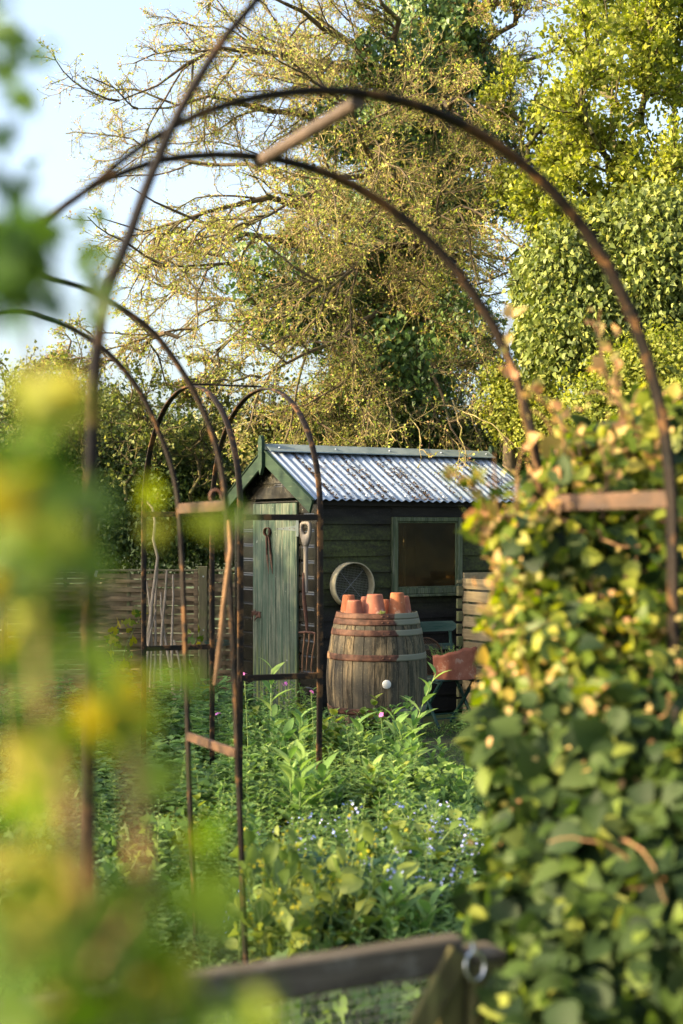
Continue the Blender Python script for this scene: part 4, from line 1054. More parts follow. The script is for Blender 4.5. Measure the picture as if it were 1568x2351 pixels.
# --- the big old tree, ivy on its trunk
trunk = [X3((945,1330,17.5),(940,1100,17.4),(935,900,17.3),(925,700,17.2),(932,520,17.1),(945,380,17.0),(965,250,17.0),(1000,120,17),(1010,0,17),(1030,-150,17))]
base = np.array([trunk[0][0][0], trunk[0][0][1], 0.0]); trunk[0].insert(0, Vector(tuple(base)))
limbs = [X3(*p) for p in [
 [(935,640,17.2),(820,600,16.6),(680,560,16),(520,520,15.5),(400,470,15.2),(300,430,15)],
 [(935,800,17.2),(850,760,16.3),(700,735,15.4),(620,728,15),(560,755,14.8),(470,738,14.6),(410,775,14.4)],
 [(940,430,17.1),(860,330,16.5),(720,270,15.8),(560,250,15.4),(430,230,15.2),(300,250,15)],
 [(960,280,17),(880,170,16.3),(760,70,15.6),(640,0,15),(520,-40,14.8)],
 [(935,560,17.2),(850,500,17.6),(700,430,18.2),(560,380,18.6),(400,360,18.8),(290,330,19)],
 [(930,700,17.2),(800,680,16),(640,650,15),(480,620,14.4),(340,610,14)],
 [(930,620,17.2),(800,640,17.8),(650,690,18.2),(500,690,18.6),(360,650,19),(260,560,19)],
 [(945,380,17.0),(850,280,17.5),(740,160,18),(600,100,18.5),(480,90,19),(400,110,19)],
 [(960,280,17),(930,120,16),(870,0,15.4),(800,-120,15)],
 [(940,440,17),(880,380,15.8),(800,400,14.8),(700,430,14),(600,480,13.6),(530,540,13.4)],
 [(1000,120,17),(1050,60,16.5),(1130,10,16.2),(1190,-60,16)],
 [(965,250,17),(1060,170,16.8),(1120,90,16.5),(1180,20,16.3),(1240,-40,16)],
 [(945,380,17),(1040,330,16.8),(1140,300,16.6),(1230,290,16.5),(1300,250,16.4)],
 [(935,520,17),(1040,470,16.6),(1140,440,16.3),(1230,400,16.2),(1290,340,16)],
 [(930,640,17),(1020,600,16.2),(1120,580,15.6),(1200,600,15.2)],
 [(1010,60,17),(1100,170,17.5),(1200,150,18),(1290,120,18),(1350,60,18)],
 [(935,760,17.2),(900,760,15.8),(870,800,14.8),(850,870,14.2),(840,940,13.9),(830,1000,13.8)],
 [(935,800,17.2),(960,800,15.6),(1000,850,14.6),(1040,920,14.1),(1070,1000,13.9),(1080,1050,13.8)],
 [(935,720,17.2),(1000,700,16),(1080,740,15),(1140,820,14.4),(1170,900,14.2),(1190,960,14)],
 [(935,880,17.2),(880,860,16),(800,860,15),(740,910,14.5),(700,960,14.3)],
 [(935,700,17.2),(850,720,15),(760,800,14),(680,830,13.6),(600,850,13.5),(540,900,13.4)],
 [(935,500,17),(900,440,15),(840,300,14),(760,210,13.5),(650,160,13.2)],
 [(935,600,17),(960,560,15),(1000,500,14),(1060,470,13.6)],
 [(935,560,17),(880,560,15),(820,600,13.8),(740,640,13.4),(660,620,13.2)],
 [(960,300,17),(1010,240,15.4),(1050,240,14.6),(1090,200,14.2)],
 [(965,250,17),(800,170,16),(640,120,15.4),(480,120,15),(340,190,14.8),(250,240,14.8)],
 [(935,520,17.2),(760,500,16.4),(600,470,15.8),(450,500,15.4),(330,520,15.2),(230,500,15)],
 [(560,755,14.8),(520,800,14.8),(470,850,15),(430,900,15.1)],
 [(410,775,14.4),(340,800,14.6),(250,820,15),(150,800,15.4)],
]]
lv = tree_mesh(limbs, np.array([.065]*(len(limbs)-2)+[.022,.022]), [(16,.85,.36,.18,7,.014,.10),(12,.95,.40,.22,5,.0050,.1),(8,1.0,.50,.24,4,.0026,.1)], (0,0,-.035), 11)
lvh = tree_mesh([X3(*p) for p in [[(1040,920,14.1),(1062,1000,13.2),(1052,1070,12.6),(1046,1110,12.3)],[(930,930,14.2),(960,990,13.2),(966,1050,12.6),(958,1085,12.5)],[(1000,930,14.2),(1090,950,13.4),(1150,990,13),(1205,1045,12.8)],[(880,900,14.4),(900,960,13.4),(890,1010,12.8)]]], .010, [(7,.8,.22,.2,4,.005,.2),(4,.9,.5,.2,3,.003,.2)], (0,0,-.05), 12)
Vb, Fb = mesh_levels(lv[:2]); Vt, Ft = mesh_levels([lv[2], lv[3]][0:0] + [lv[2]]); 
Vt2, Ft2 = tubes_of(lv[3][0], .0032, .0016, 3); Vt = np.concatenate([Vt, Vt2]); Ft = np.concatenate([Ft, Ft2+len(Vt)-len(Vt2)])
Vh, Fh = mesh_levels(lvh); Vt = np.concatenate([Vt, Vh]); Ft = np.concatenate([Ft, Fh+len(Vt)-len(Vh)])
Vl, Fl = twig_leaves(lv, 3, .022, 'dia', 1.5, .3, .75, .008, (-1,)); Vh, Fh = twig_leaves(lvh, 4, .022, 'dia', 1.5, .3, 1, .006, (-1,)); Fl = np.concatenate([Fl, Fh+len(Vl)]); Vl = np.concatenate([Vl, Vh])
tn = poly(trunk, 16); Vk, Fk = tubes_of(tn, .27, .10, 14)
# ivy: on the trunk, the limb bases and in patches out along some limbs
ivp = []
tt = tn[0]; 
def ivy_along(nodes, n, rad, t0=0, t1=1):
    m = len(nodes)-1; t = (t0+(t1-t0)*rng.random(n))*m*.999; i = t.astype(int); P = nodes[i]+(nodes[i+1]-nodes[i])*(t-i)[:,None]
    d = rand_dirs(n); clump = .55+.45*np.sin(t*5.3+nodes[0,0]*3)[:,None]*np.cos(t*2.1)[:,None]
    return P+d*rad*(.55+.45*rng.random((n,1)))*(.6+.6*clump), d
for nodes, n, rad, a, b_ in [(tt, 46000, .85, .08, .95)]+[(lv[0][0][j], 2300, .34, .0, .45) for j in (0,1,2,3,4,7,8,10,11,12,13,14,15)]+[(lv[0][0][j], 2600, .40, .0, .75) for j in (1,16,17,18,19,12,13,5)]:
    ivp.append(ivy_along(nodes, n, rad, a, b_))
P = np.concatenate([p for p,_ in ivp]); d = np.concatenate([q for _,q in ivp])
Vi, Fi = leaves(P, unit(rand_dirs(len(P))*.6+[0,0,-.9]), unit(d+rand_dirs(len(P))*.5), .062*(.5+.8*rng.random(len(P))), 'ivy')
vegetate('old_tree', 'huge old tree behind the shed with bare mossy branches and ivy on its trunk', 'tree', tuple(base),
   [('trunk', Vk, Fk, M['bark']), ('branches', Vb, Fb, M['bark']), ('twigs', Vt, Ft, M['twig']), ('leaves', Vl, Fl, L['bud']), ('ivy', Vi, Fi, L['ivy'])])

# --- leafy spring trees on the right
def leafy_tree(name, label, base, limbs, spec, per, size, mat, leafkind='fold', rad=.05, seed=3, twm='twig_dark', group=None, cat='tree', keep=1, wid=1.2, trop=(0,0,.0), which=(-1,), jitter=.05, trunk_r=.16):
    lv = tree_mesh(limbs, rad, spec, trop, seed); Vb, Fb = mesh_levels(lv)
    Vl, Fl = twig_leaves(lv, per, size, leafkind, wid, .5, keep, jitter, which)
    top = min(limbs, key=lambda l: abs(l[0][2]-1.5))[0]
    st = [Vector(base), Vector(((base[0]+top[0])/2+.05, (base[1]+top[1])/2, top[2]*.5)), Vector(top), Vector((top[0],top[1],top[2]+1.0))]
    Vk, Fk = tubes_of(poly([st], 8), trunk_r, trunk_r*.5, 10)
    return vegetate(name, label, cat, base, [('trunk', Vk, Fk, M['bark']), ('branches', Vb, Fb, M[twm]), ('leaves', Vl, Fl, mat)], group)
hl = [X3(*p) for p in [
 [(1480,760,14),(1460,600,14),(1440,420,13.8),(1420,250,13.8),(1400,80,13.6),(1380,-60,13.6)],
 [(1480,700,14),(1540,500,14),(1570,300,13.8),(1580,100,13.8),(1580,-80,13.8)],
 [(1460,560,14),(1380,480,13.6),(1310,420,13.4),(1250,440,13.3),(1215,470,13.2)],
 [(1440,420,13.8),(1380,330,13.2),(1330,220,13),(1340,120,13)],
 [(1470,600,14),(1400,560,13),(1330,520,12.8),(1290,520,12.7)],
 [(1440,300,13.8),(1490,200,13.2),(1500,100,13),(1490,0,13)],
 [(1480,500,14),(1530,420,13),(1560,380,12.8)],
 [(1420,250,13.8),(1360,160,14.4),(1350,60,14.6),(1390,-30,14.6)],
 [(1480,640,14),(1530,640,13),(1580,600,12.8)],
 [(1430,330,14),(1340,300,14.6),(1290,340,15),(1320,250,15)],
 [(1450,120,13.8),(1520,80,13.4),(1560,20,13.4)]]]
leafy_tree('spring_tree', 'bright green spring tree rising at the upper right edge', (WX(1480,14),14,0), hl,
   [(15,.8,.30,.16,4,.012,.12),(9,.9,.50,.2,3,.006,.1)], 26, .050, L['maple'], 'fold', .04, 5, jitter=.055)
hl = [X3(*p) for p in [
 [(1240,560,15),(1200,400,15),(1180,250,15),(1160,180,15),(1140,120,15)],
 [(1200,400,15),(1240,260,15),(1250,160,15),(1230,110,15)],[(1190,300,15),(1150,240,15),(1120,230,15)],
 [(1240,500,15),(1180,450,14.6),(1150,420,14.5)]]]
leafy_tree('slender_tree', 'slender pale leafed tree top showing between the big tree and the bright one', (WX(1240,15),15,0), hl,
   [(10,.8,.26,.16,4,.009,.2),(6,.9,.5,.2,3,.004,.1)], 14, .045, L['maple'], 'fold', .03, 8, jitter=.04, trunk_r=.08)
# ivy-clad mass
def mass(name, label, cat, base, blobs, n, size, mat, kind='ivy', trunk_h=1.5, shell=.72, clump=0, droop=.8, wid=1.0, twn=0, normal_bias=.7, group=None):
    e = empty(name, base); tag(e, label, cat, group)
    crown_blobs('leaves', blobs, n, size, kind, mat, e, loc=base, shell=shell, clump=clump, droop=droop, wid=wid, normal_bias=normal_bias)
    b0 = blobs[0]
    Vk, Fk = tubes_of(poly([[Vector(base), Vector((b0[0],b0[1],b0[2]*.6)), Vector((b0[0],b0[1],b0[2]+b0[5]*.3))]], 8), .14, .05, 8)
    link('trunk', mesh_np('trunk', Vk-np.array(base), Fk), M['bark'], e)
    # inner limbs so that gaps show wood
    P = np.array([b_[:3] for b_ in blobs for _ in range(14)]); rr = np.array([b_[3:6] for b_ in blobs for _ in range(14)])
    nd = grow(P, rand_dirs(len(P)), rr.mean(1)*.95, 5, .15); V, F = tubes_of(nd, .018, .005, 3); link('branches', mesh_np('branches', V-np.array(base), F), M['twig_dark'], e)
    return e
def blob(px, py, D, rx, rz, ry=None): p = W(px,py,D); return (p.x,p.y,p.z, rx/FPX*D, (ry or (rx+rz)/2)/FPX*D, rz/FPX*D)
mass('ivy_tree', 'dense mass of glossy drooping ivy covering a tree right of the big trunk', 'ivy clad tree', (WX(1400,12.8),12.8,0),
   [blob(1400,640,12.9,165,170),blob(1290,640,12.6,85,130),blob(1500,620,12.6,120,190),blob(1330,760,12.5,120,120),blob(1460,780,12.6,110,100),blob(1560,700,12.8,100,200),blob(1320,540,12.9,70,60),blob(1235,770,12.8,55,110),blob(1215,650,13.0,45,90)],
   85000, .052, L['ivy_lit'], 'ivy', shell=.62, droop=1.1, wid=.8, normal_bias=.25)
mass('spring_bush', 'bright lime green bush below the ivy at the right edge', 'bush', (WX(1470,11.5),11.5,0),
   [blob(1450,880,11.6,90,90),blob(1530,830,11.5,80,70),blob(1360,930,11.5,70,60),blob(1560,930,11.4,80,90),blob(1440,1000,11.5,110,90)],
   30000, .040, L['maple'], 'fold', clump=8, shell=.6, droop=0)
mass('young_shrub', 'small fresh green shrub behind the far end of the shed roof', 'shrub', (WX(1190,13.6),13.6,0),
   [blob(1170,940,13.6,70,80),blob(1240,900,13.6,60,60),blob(1250,980,13.4,80,70),blob(1140,870,13.7,40,40)], 9000, .040, L['maple'], 'fold', clump=6, shell=.4, droop=0)
mass('dark_bush', 'dark green bush in shade directly behind the shed', 'bush', (WX(1000,15.6),15.6,0),
   [blob(1000,1080,15.6,230,170,120),blob(1180,1050,15.2,150,130),blob(800,1080,15.8,140,140),blob(1330,1080,14.5,150,130)], 34000, .06, L['hedge'], 'fold', clump=5, shell=.5, droop=0)
# hedges and trees beyond the fence
hb = [blob(px,py,D,rx,rz) for px,py,D,rx,rz in [(260,1160,16,110,190),(380,1150,15.8,100,200),(480,1180,16,90,150),(570,1200,16.2,80,120),(330,1040,16.3,90,90),(150,1130,16.2,110,170),(40,1120,16.5,110,170),(640,1160,16.6,70,110),(420,1010,16.6,80,70),(500,1090,16.6,70,80)]]
mass('evergreen_hedge', 'tall dark evergreen hedge rising behind the woven fence', 'hedge', (WX(330,16),16,0), hb, 90000, .050, L['hedge'], 'fold', clump=7, shell=.45, droop=0)
for (px, py, D, rx, rz, n, mt, nm, lab, ct) in [
   (110,930,24,120,110,14000,'scrub','distant_tree','hazy grey green tree top beyond the hedge at the left edge','tree'),
   (590,1040,34,100,80,9000,'far','distant_tree','sunlit yellow tree far off in the gap left of the shed roof','tree'),
   (480,1010,36,70,60,5000,'far','distant_tree','pale sunlit tree far behind the arches','tree'),
   (690,1010,19,90,80,12000,'scrub','thicket','olive thicket just left of the shed gable','thicket'),
   (790,960,18.5,100,90,14000,'scrub','thicket','olive thicket rising behind the ridge of the shed roof','thicket'),
   (250,960,19,80,60,9000,'scrub','thicket','loose scrubby thicket on top of the dark hedge','thicket')]:
    mass(nm, lab, ct, (WX(px,D),D,0), [blob(px,py,D,rx,rz),blob(px-rx*.6,py+rz*.6,D,rx*.7,rz*.7),blob(px+rx*.6,py+rz*.5,D+.4,rx*.7,rz*.8)], n, .05*D/17, L[mt], 'fold', clump=5, shell=.3, droop=0, group=None)
# twiggy scrub over the hedge
sl_ = [X3((px,1150,D),(px+dx*.4,1040,D),(px+dx,940-dy,D-.4)) for px,D,dx,dy in [(60,15.6,-40,20),(130,15.6,30,60),(210,15.4,-40,70),(290,15.2,40,30),(360,15.2,-20,50),(440,15.2,30,20),(520,15.4,-30,40),(590,15.4,40,50),(660,15.2,-20,20),(720,15,50,60),(790,15,30,30),(30,15.6,-10,90)]]
lv2 = tree_mesh(sl_, .022, [(14,.8,.5,.2,5,.009,.1),(10,.9,.45,.2,4,.004,.1)], (0,0,.02), 21)
Vb, Fb = mesh_levels(lv2); Vl, Fl = twig_leaves(lv2, 6, .040, 'fold', 1.3, .4, 1, .02)
vegetate('hawthorn_scrub', 'twiggy hawthorn scrub with small new leaves along the top of the hedge', 'scrub', (WX(330,15.4),15.4,0), [('twigs', Vb, Fb, M['twig_dark']), ('leaves', Vl, Fl, L['scrub'])])

# --- unseen trees added on the left to shade the garden from the sun
def shade_tree(name, label, x, y, h, r, n, seed):
    global rng; rng = np.random.default_rng(seed)
    bl = [(x+rng.normal(0,r*.5), y+rng.normal(0,r*.5), h-r*.6-rng.random()*h*.55, r*(.35+.3*rng.random()), r*(.35+.3*rng.random()), r*(.3+.25*rng.random())) for _ in range(11)]
    return mass(name, label, 'tree', (x,y,0), bl, n, .11, L['scrub'], 'fold', shell=.2, clump=4, droop=0)

SHADE = [('added tall leafy shade tree out of view left of the garden nearest the gate',-8.6,-1.6,4.4,1.9,14000,31),
         ('added tall leafy shade tree out of view left beyond the climbing plant',-8.8,1.6,4.3,1.9,9000,32),
         ('added broad leafy shade tree out of view left level with the arches',-9.2,4.8,4.4,1.9,7000,33),
         ('added broad leafy shade tree out of view left level with the barrel',-9.6,7.6,5.2,1.9,18000,34),
         ('tall dense tree added out of view on the left to shade the shed',-9.8,9.6,6.1,1.9,30000,36),
         ('added leafy shade tree out of view far left level with the fence',-10.0,12.2,5.6,1.9,16000,35)]
for lab, x, y, h, r, n, sd in SHADE: shade_tree('leafy_tree', lab, x, y, h, r, n, sd)

# ================================================================== PLANTS IN THE BED
rng = np.random.default_rng(77)
def plant_proto(name, stems, leafs, mats, seed=0):
    "stems (V,F) + leaves (V,F) as one mesh of two materials"
    V, Fs, mi = join([(stems[0], stems[1], 0)]+[(v,f,1) for v,f in leafs])
    return link(name, mesh_np(name, V, Fs, mi), mats)
def stemset(n, h, spread, r0, lean=.25, nseg=6, curve=0.0):
    P = rng.normal(0, spread, (n,3))*[1,1,0]; D = unit(np.stack([rng.normal(0,lean,n), rng.normal(0,lean,n), np.ones(n)],1))
    Ln = h*(.6+.5*rng.random(n)); nd = grow(P, D, Ln, nseg, .06, (0,0,curve)); return nd, Ln
def mk_campion(ls=.11, mt='herb', ns=9, kind='ovate', wd=.8):
    nd, Ln = stemset(ns, .50, .07, .003, .18); V, F = tubes_of(nd, .0032, .0016, 4)
    Ps=[];As=[];Us=[];Sz=[]
    for j in range(len(nd)):
        for k in range(9):
            t = .12+.88*k/8; x = t*5.999; i = min(int(x),5); p = nd[j,i]+(nd[j,i+1]-nd[j,i])*(x-i); ph = k*1.57+j
            for s_ in (0, math.pi):
                a = ph+s_; Ps.append(p); As.append([math.cos(a), math.sin(a), .55 if k < 7 else 1.1]); Us.append([-.4*math.cos(a),-.4*math.sin(a),1]); Sz.append(ls*(1-.5*t)*rng.uniform(.8,1.25))
    return plant_proto('leafy_herb', (V,F), [leaves(np.array(Ps,float), np.array(As,float), np.array(Us,float), np.array(Sz), kind, wd)], [M['stem_green'], L[mt]])
def mk_balm():
    nd, Ln = stemset(16, .40, .05, .003, .50); V, F = tubes_of(nd, .003, .0016, 4); Ps=[];As=[];Us=[];Sz=[]
    for j in range(len(nd)):
        for k in range(7):
            t = .2+.8*k/6; x = t*5.999; i = min(int(x),5); p = nd[j,i]+(nd[j,i+1]-nd[j,i])*(x-i); ph = k*1.57+j*1.1
            for s_ in (0, math.pi):
                a = ph+s_; Ps.append(p); As.append([math.cos(a), math.sin(a), .25]); Us.append([0,0,1]); Sz.append(.088*rng.uniform(.7,1.3)*(1-.3*t))
    return plant_proto('balm_plant', (V,F), [leaves(np.array(Ps,float), np.array(As,float), np.array(Us,float), np.array(Sz), 'heart', .85)], [M['stem_green'], L['balm']])
def mk_comfrey(h=.62, n=5):
    nd, Ln = stemset(n, h, .05, .006, .16); V, F = tubes_of(nd, .006, .003, 5); Ps=[];As=[];Us=[];Sz=[]
    for j in range(len(nd)):
        for k in range(11):
            t = .15+.85*(k/10)**.8; x = t*5.999; i = min(int(x),5); p = nd[j,i]+(nd[j,i+1]-nd[j,i])*(x-i); a = k*2.4+j
            Ps.append(p); As.append([math.cos(a), math.sin(a), .75+.9*t]); Us.append([-math.cos(a),-math.sin(a),1.]); Sz.append(.19*(1-.35*t)*rng.uniform(.8,1.2))
    return plant_proto('tall_leafy_plant', (V,F), [leaves(np.array(Ps,float), np.array(As,float), np.array(Us,float), np.array(Sz), 'long', 1.15)], [M['stem_green'], L['comfrey']])
def mk_fern(h=.30):
    nd, Ln = stemset(22, h, .09, .002, .75, 6, -.10); V, F = tubes_of(nd, .002, .001, 3); Ps=[];As=[];Us=[];Sz=[]
    for j in range(len(nd)):
        for k in range(9):
            t = .25+.75*k/8; x = t*5.999; i = min(int(x),5); d = nd[j,i+1]-nd[j,i]; p = nd[j,i]+d*(x-i); d = d/np.linalg.norm(d); sd = np.cross(d,[0,0,1]); sd /= np.linalg.norm(sd)+1e-6
            for s_ in (-1,1): 
                for q in (0,1): Ps.append(p+sd*s_*.012*q); As.append(d*.6+sd*s_+np.array([0,0,.1])); Us.append([rng.normal(0,.2),rng.normal(0,.2),1]); Sz.append(.040*(1.15-.7*t)*rng.uniform(.8,1.3))
    return plant_proto('ferny_herb', (V,F), [leaves(np.array(Ps,float), np.array(As,float), np.array(Us,float), np.array(Sz), 'fold', 1.2)], [M['stem_green'], L['cover']])
def flowers(nd_tips, per, rad, size, petals=5, mat=None):
    c = np.repeat(nd_tips, per, 0)+rng.normal(0, rad, (len(nd_tips)*per, 3)); n = len(c)
    nrm = unit(rand_dirs(n,.8)+[0,-.3,.3]); u = unit(np.cross(nrm,[0,0,1.])+1e-4); w = np.cross(nrm,u); Vs=[];Fs=[]
    for k in range(petals):
        a = 2*math.pi*k/petals; d = u*math.cos(a)+w*math.sin(a); Vs.append((leaves(c, d, nrm, size*(.8+.4*rng.random(n)), 'dia', 1.7)))
    V, F, _ = join(Vs); return V, np.concatenate(F)
def mk_forget():
    nd, Ln = stemset(12, .30, .05, .002, .35); V, F = tubes_of(nd, .002, .001, 3); Ps=[];As=[];Us=[];Sz=[]
    for j in range(len(nd)):
        for k in range(7):
            t = .1+.7*k/6; x = t*5.999; i = min(int(x),5); p = nd[j,i]+(nd[j,i+1]-nd[j,i])*(x-i); a = k*2.4+j
            Ps.append(p); As.append([math.cos(a), math.sin(a), .6]); Us.append([0,0,1]); Sz.append(.07*(1-.4*t)*rng.uniform(.8,1.3))
    o = plant_proto('forget_me_not', (V,F), [leaves(np.array(Ps,float), np.array(As,float), np.array(Us,float), np.array(Sz), 'long', 1.5)], [M['stem_green'], L['herb']])
    Vf, Ff = flowers(nd[:8,-1], 3, .009, .0058); link('blossoms', mesh_np('blossoms', Vf, Ff), L['blue'], o); return o
def mk_mustard():
    nd, Ln = stemset(7, .55, .04, .003, .22); P, D, L_ = spawn(nd, 4, .55, .7, .3, Ln); br = grow(P, D, L_, 4, .1, (0,0,.1))
    V, F = tubes_of(nd, .004, .002, 4); V2, F2 = tubes_of(br, .002, .0012, 3); n0 = len(V); V = np.concatenate([V,V2]); F = np.concatenate([F,F2+n0])
    Vl, Fl = twig_leaves([(nd,0,0)], 9, .075, 'wavy', .8, .6, 1, .004)
    o = plant_proto('yellow_flowered_plant', (V,F), [(Vl,Fl)], [M['stem_green'], L['kale_y']])
    tips = np.concatenate([br[:,-1], nd[:,-1]]); Vf, Ff = flowers(tips[::2], 3, .010, .008, 4); link('blossoms', mesh_np('blossoms', Vf, Ff), L['yellow'], o); return o
def mk_kale(n=9, size=.22, mat='kale'):
    a = np.arange(n)*2.4; el = .5+1.0*rng.random(n); Ps = np.stack([.02*np.cos(a), .02*np.sin(a), .10+.02*np.arange(n)],1); As = np.stack([np.cos(a), np.sin(a), el],1); Us = np.stack([-np.cos(a)*.5, -np.sin(a)*.5, np.ones(n)],1)
    stv = poly([[Vector((0,0,0)), Vector((.01,.0,.15)), Vector((0,.01,.32))]], 5); V, F = tubes_of(stv, .014, .010, 7)
    pet = Ps+unit(As)*.10; V2, F2 = segs(Ps, pet, .006, .004, 5); n0 = len(V); V = np.concatenate([V,V2]); F = np.concatenate([F,F2+n0])
    return plant_proto('kale_plant', (V,F), [leaves(pet, As, Us, size*(.7+.5*rng.random(n)), 'wavy', 1.05)], [M['stem_green'], L[mat]])
def mk_grass():
    n = 46; P = rng.normal(0,.035,(n,3))*[1,1,0]; D = unit(np.stack([rng.normal(0,.4,n), rng.normal(0,.4,n), np.ones(n)],1))
    return leaves(P, D, rand_dirs(n), .10*(.5+rng.random(n)), 'blade', 1.0)

BED = []
def region(x, y):
    "plain words for the part of the bed a plant stands in"
    px = CX+x/y*FPX; py = HY+CAMH/y*FPX
    if y > 9.0:
        if px < 300: return 'at the fence foot'
        if px < 480: return 'at the foot of the bean poles'
        if px < 720: return 'below the green shed door'
        if px < 1000: return 'directly in front of the barrel'
        return 'by the foot of the green chair'
    if y > 7.3:
        if px < 430: return 'at the back left of the middle arch'
        if px < 600: return 'behind the right leg of the middle arch'
        if px < 780: return 'beside the front leg of the far arch'
        return 'between barrel and grass path'
    if y > 5.6:
        if px < 430: return 'left of the middle arch'
        if px < 600: return 'between the two legs of the middle arch'
        if px < 860: return 'before the far arch'
        return 'at the grass path edge'
    if px < 480: return 'behind the blurred climber'
    if px < 760: return 'behind the left gate rail end'
    return 'behind the right gate rail end'
USED = set()
def put(proto, x, y, s, rz, label, cat, group, z=0.0):
    o = proto if proto.name not in USED else copy_tree(proto)
    USED.add(proto.name)
    o.location = (x, y, z); o.rotation_euler = (rng.normal(0,.06), rng.normal(0,.06), rz); o.scale = (s, s, s)
    for k_ in ('desc','region','label'):
        if k_ in o: del o[k_]
    tag(o, label, cat, group); LASTPUT[0] = o; return o
LASTPUT = [None]
def in_path(x, y): return y > 8.45 and x > .50+.05*(y-9)+.03*math.sin(y*9)
def scatter(protos, n, ylo, yhi, plo, phi, smin, smax, desc, cat, group, mind=.12, tries=40):
    k = 0; t = 0; pts = []
    while k < n and t < n*tries:
        t += 1; y = ylo+(yhi-ylo)*rng.random(); px = plo+(phi-plo)*rng.random(); x = (px-CX)/FPX*y
        if px > 940 and y > 6.7: continue
        if in_path(x, y) or (y > 9.9 and x > -.3) or ((x-BX)**2+(y-BY)**2) < .42**2: continue
        if any((x-a)**2+(y-b_)**2 < mind**2 for a, b_ in pts): continue
        pts.append((x,y)); put(protos[rng.integers(len(protos))], x, y, rng.uniform(smin, smax), rng.uniform(0,6.28), None, cat, group); o_ = LASTPUT[0]; o_['desc'] = desc; o_['region'] = region(x,y); k += 1
camp = [mk_campion(), mk_campion(.085,'comfrey',11), mk_campion(.13,'balm',7), mk_campion(.12,'herb',7,'long',1.5), mk_campion(.10,'comfrey',6,'long',1.3), mk_campion(.15,'mid',5,'heart',.8)]; balm = [mk_balm() for _ in range(4)]; comf = [mk_comfrey(.62,4), mk_comfrey(.5,3), mk_comfrey(.4,5)]
fern = [mk_fern(.32), mk_fern(.26), mk_fern(.36), mk_fern(.3)]; forg = [mk_forget() for _ in range(3)]; must = [mk_mustard() for _ in range(3)]
kale = [mk_kale(11,.15), mk_kale(11,.12,'kale_y'), mk_kale(12,.14,'kale')]

scatter(balm, 34, 8.6, 11.6, 60, 560, .75, 1.1, 'crinkled balm mound', 'balm plant', 'balm mounds along the back of the bed', .26)
scatter(balm, 22, 7.0, 9.0, 250, 560, .7, 1.0, 'crinkled balm mound', 'balm plant', 'balm mounds along the back of the bed', .26)
scatter(camp, 66, 7.6, 9.9, 540, 960, .50, .84, 'upright leafy herb', 'herb', 'upright leafy herbs in the bed', .17)
scatter(camp, 28, 6.2, 7.6, 480, 900, .5, .78, 'upright leafy herb', 'herb', 'upright leafy herbs in the bed', .20)
scatter(camp, 12, 9.3, 11.2, 540, 760, .55, .75, 'upright leafy herb', 'herb', 'upright leafy herbs in the bed', .2)
scatter(fern, 70, 4.6, 8.0, 200, 900, .8, 1.2, 'low ferny herb', 'herb', 'low ferny herbs in the bed', .2)
scatter(fern, 36, 4.2, 7.0, 700, 1150, .8, 1.1, 'low ferny herb', 'herb', 'low ferny herbs in the bed', .2)
scatter(camp, 26, 4.3, 6.0, 560, 1120, .45, .65, 'small leafy herb', 'herb', 'upright leafy herbs in the bed', .18)
scatter(forg, 17, 4.9, 6.4, 800, 1080, .95, 1.3, 'blue forget me not', 'forget me not', 'forget me nots in the bed', .13)
scatter(fern, 16, 5.6, 6.7, 860, 1180, .7, 1.0, 'low ferny herb', 'herb', 'low ferny herbs in the bed', .16)
scatter(camp, 10, 6.0, 7.8, 860, 1060, .4, .6, 'small leafy herb', 'herb', 'upright leafy herbs in the bed', .18)
scatter(forg, 8, 5.0, 6.6, 560, 800, .7, 1.0, 'blue forget me not', 'forget me not', 'forget me nots in the bed', .16)
scatter(must, 8, 4.4, 5.2, 620, 820, .7, .95, 'yellow flowered plant', 'flowering plant', 'yellow flowered plants near the gate', .12)
for (px, y, s_, k, lab) in [(655,8.4,1.08,0,'tall pointed leafed plant below the green door behind the far arch bar'),(905,8.6,1.05,0,'tall pointed leafed plant in front of the right side of the barrel'),(958,8.2,.95,1,'pointed leafed plant leaning out over the grass path'),
                            (700,6.9,1.1,2,'low spreading plant with pointed leaves before the far arch leg'),(740,7.1,.7,1,'small pointed leafed plant right of the low spreading one'),(940,4.75,.85,2,'pale pointed leafed plant just behind the gate rail'),
                            (565,8.8,.75,1,'pointed leafed plant at the front right leg of the far arch'),(880,7.4,.8,2,'spreading pointed leafed plant beside the grass path'),(1020,8.8,.55,1,'little pointed leafed plant at the corner of the grass path')]:
    put(comf[k], WX(px,y), y, s_, rng.uniform(0,6), lab, 'leafy plant', 'tall pointed leafed plants')
for (px, y, s_, k, lab) in [(775,5.5,.8,0,'blue green kale with tall wavy leaves left of the forget me nots'),(850,5.25,.85,2,'large dark blue green kale at the middle of the bed'),(905,5.0,.85,1,'yellowing kale behind the gate rail'),(990,5.9,.8,1,'yellow green kale near the grass path'),(830,4.75,.8,1,'ragged yellowing kale low behind the gate'),(1050,6.3,.7,1,'yellow green kale nearest the right hedge'),(935,6.2,.7,1,'small yellow green kale among the blue flowers'),(700,4.9,.7,0,'small kale among the yellow flowered plants')]:
    put(kale[k], WX(px,y), y, s_, rng.uniform(0,6), lab, 'kale', 'kale plants in the bed')
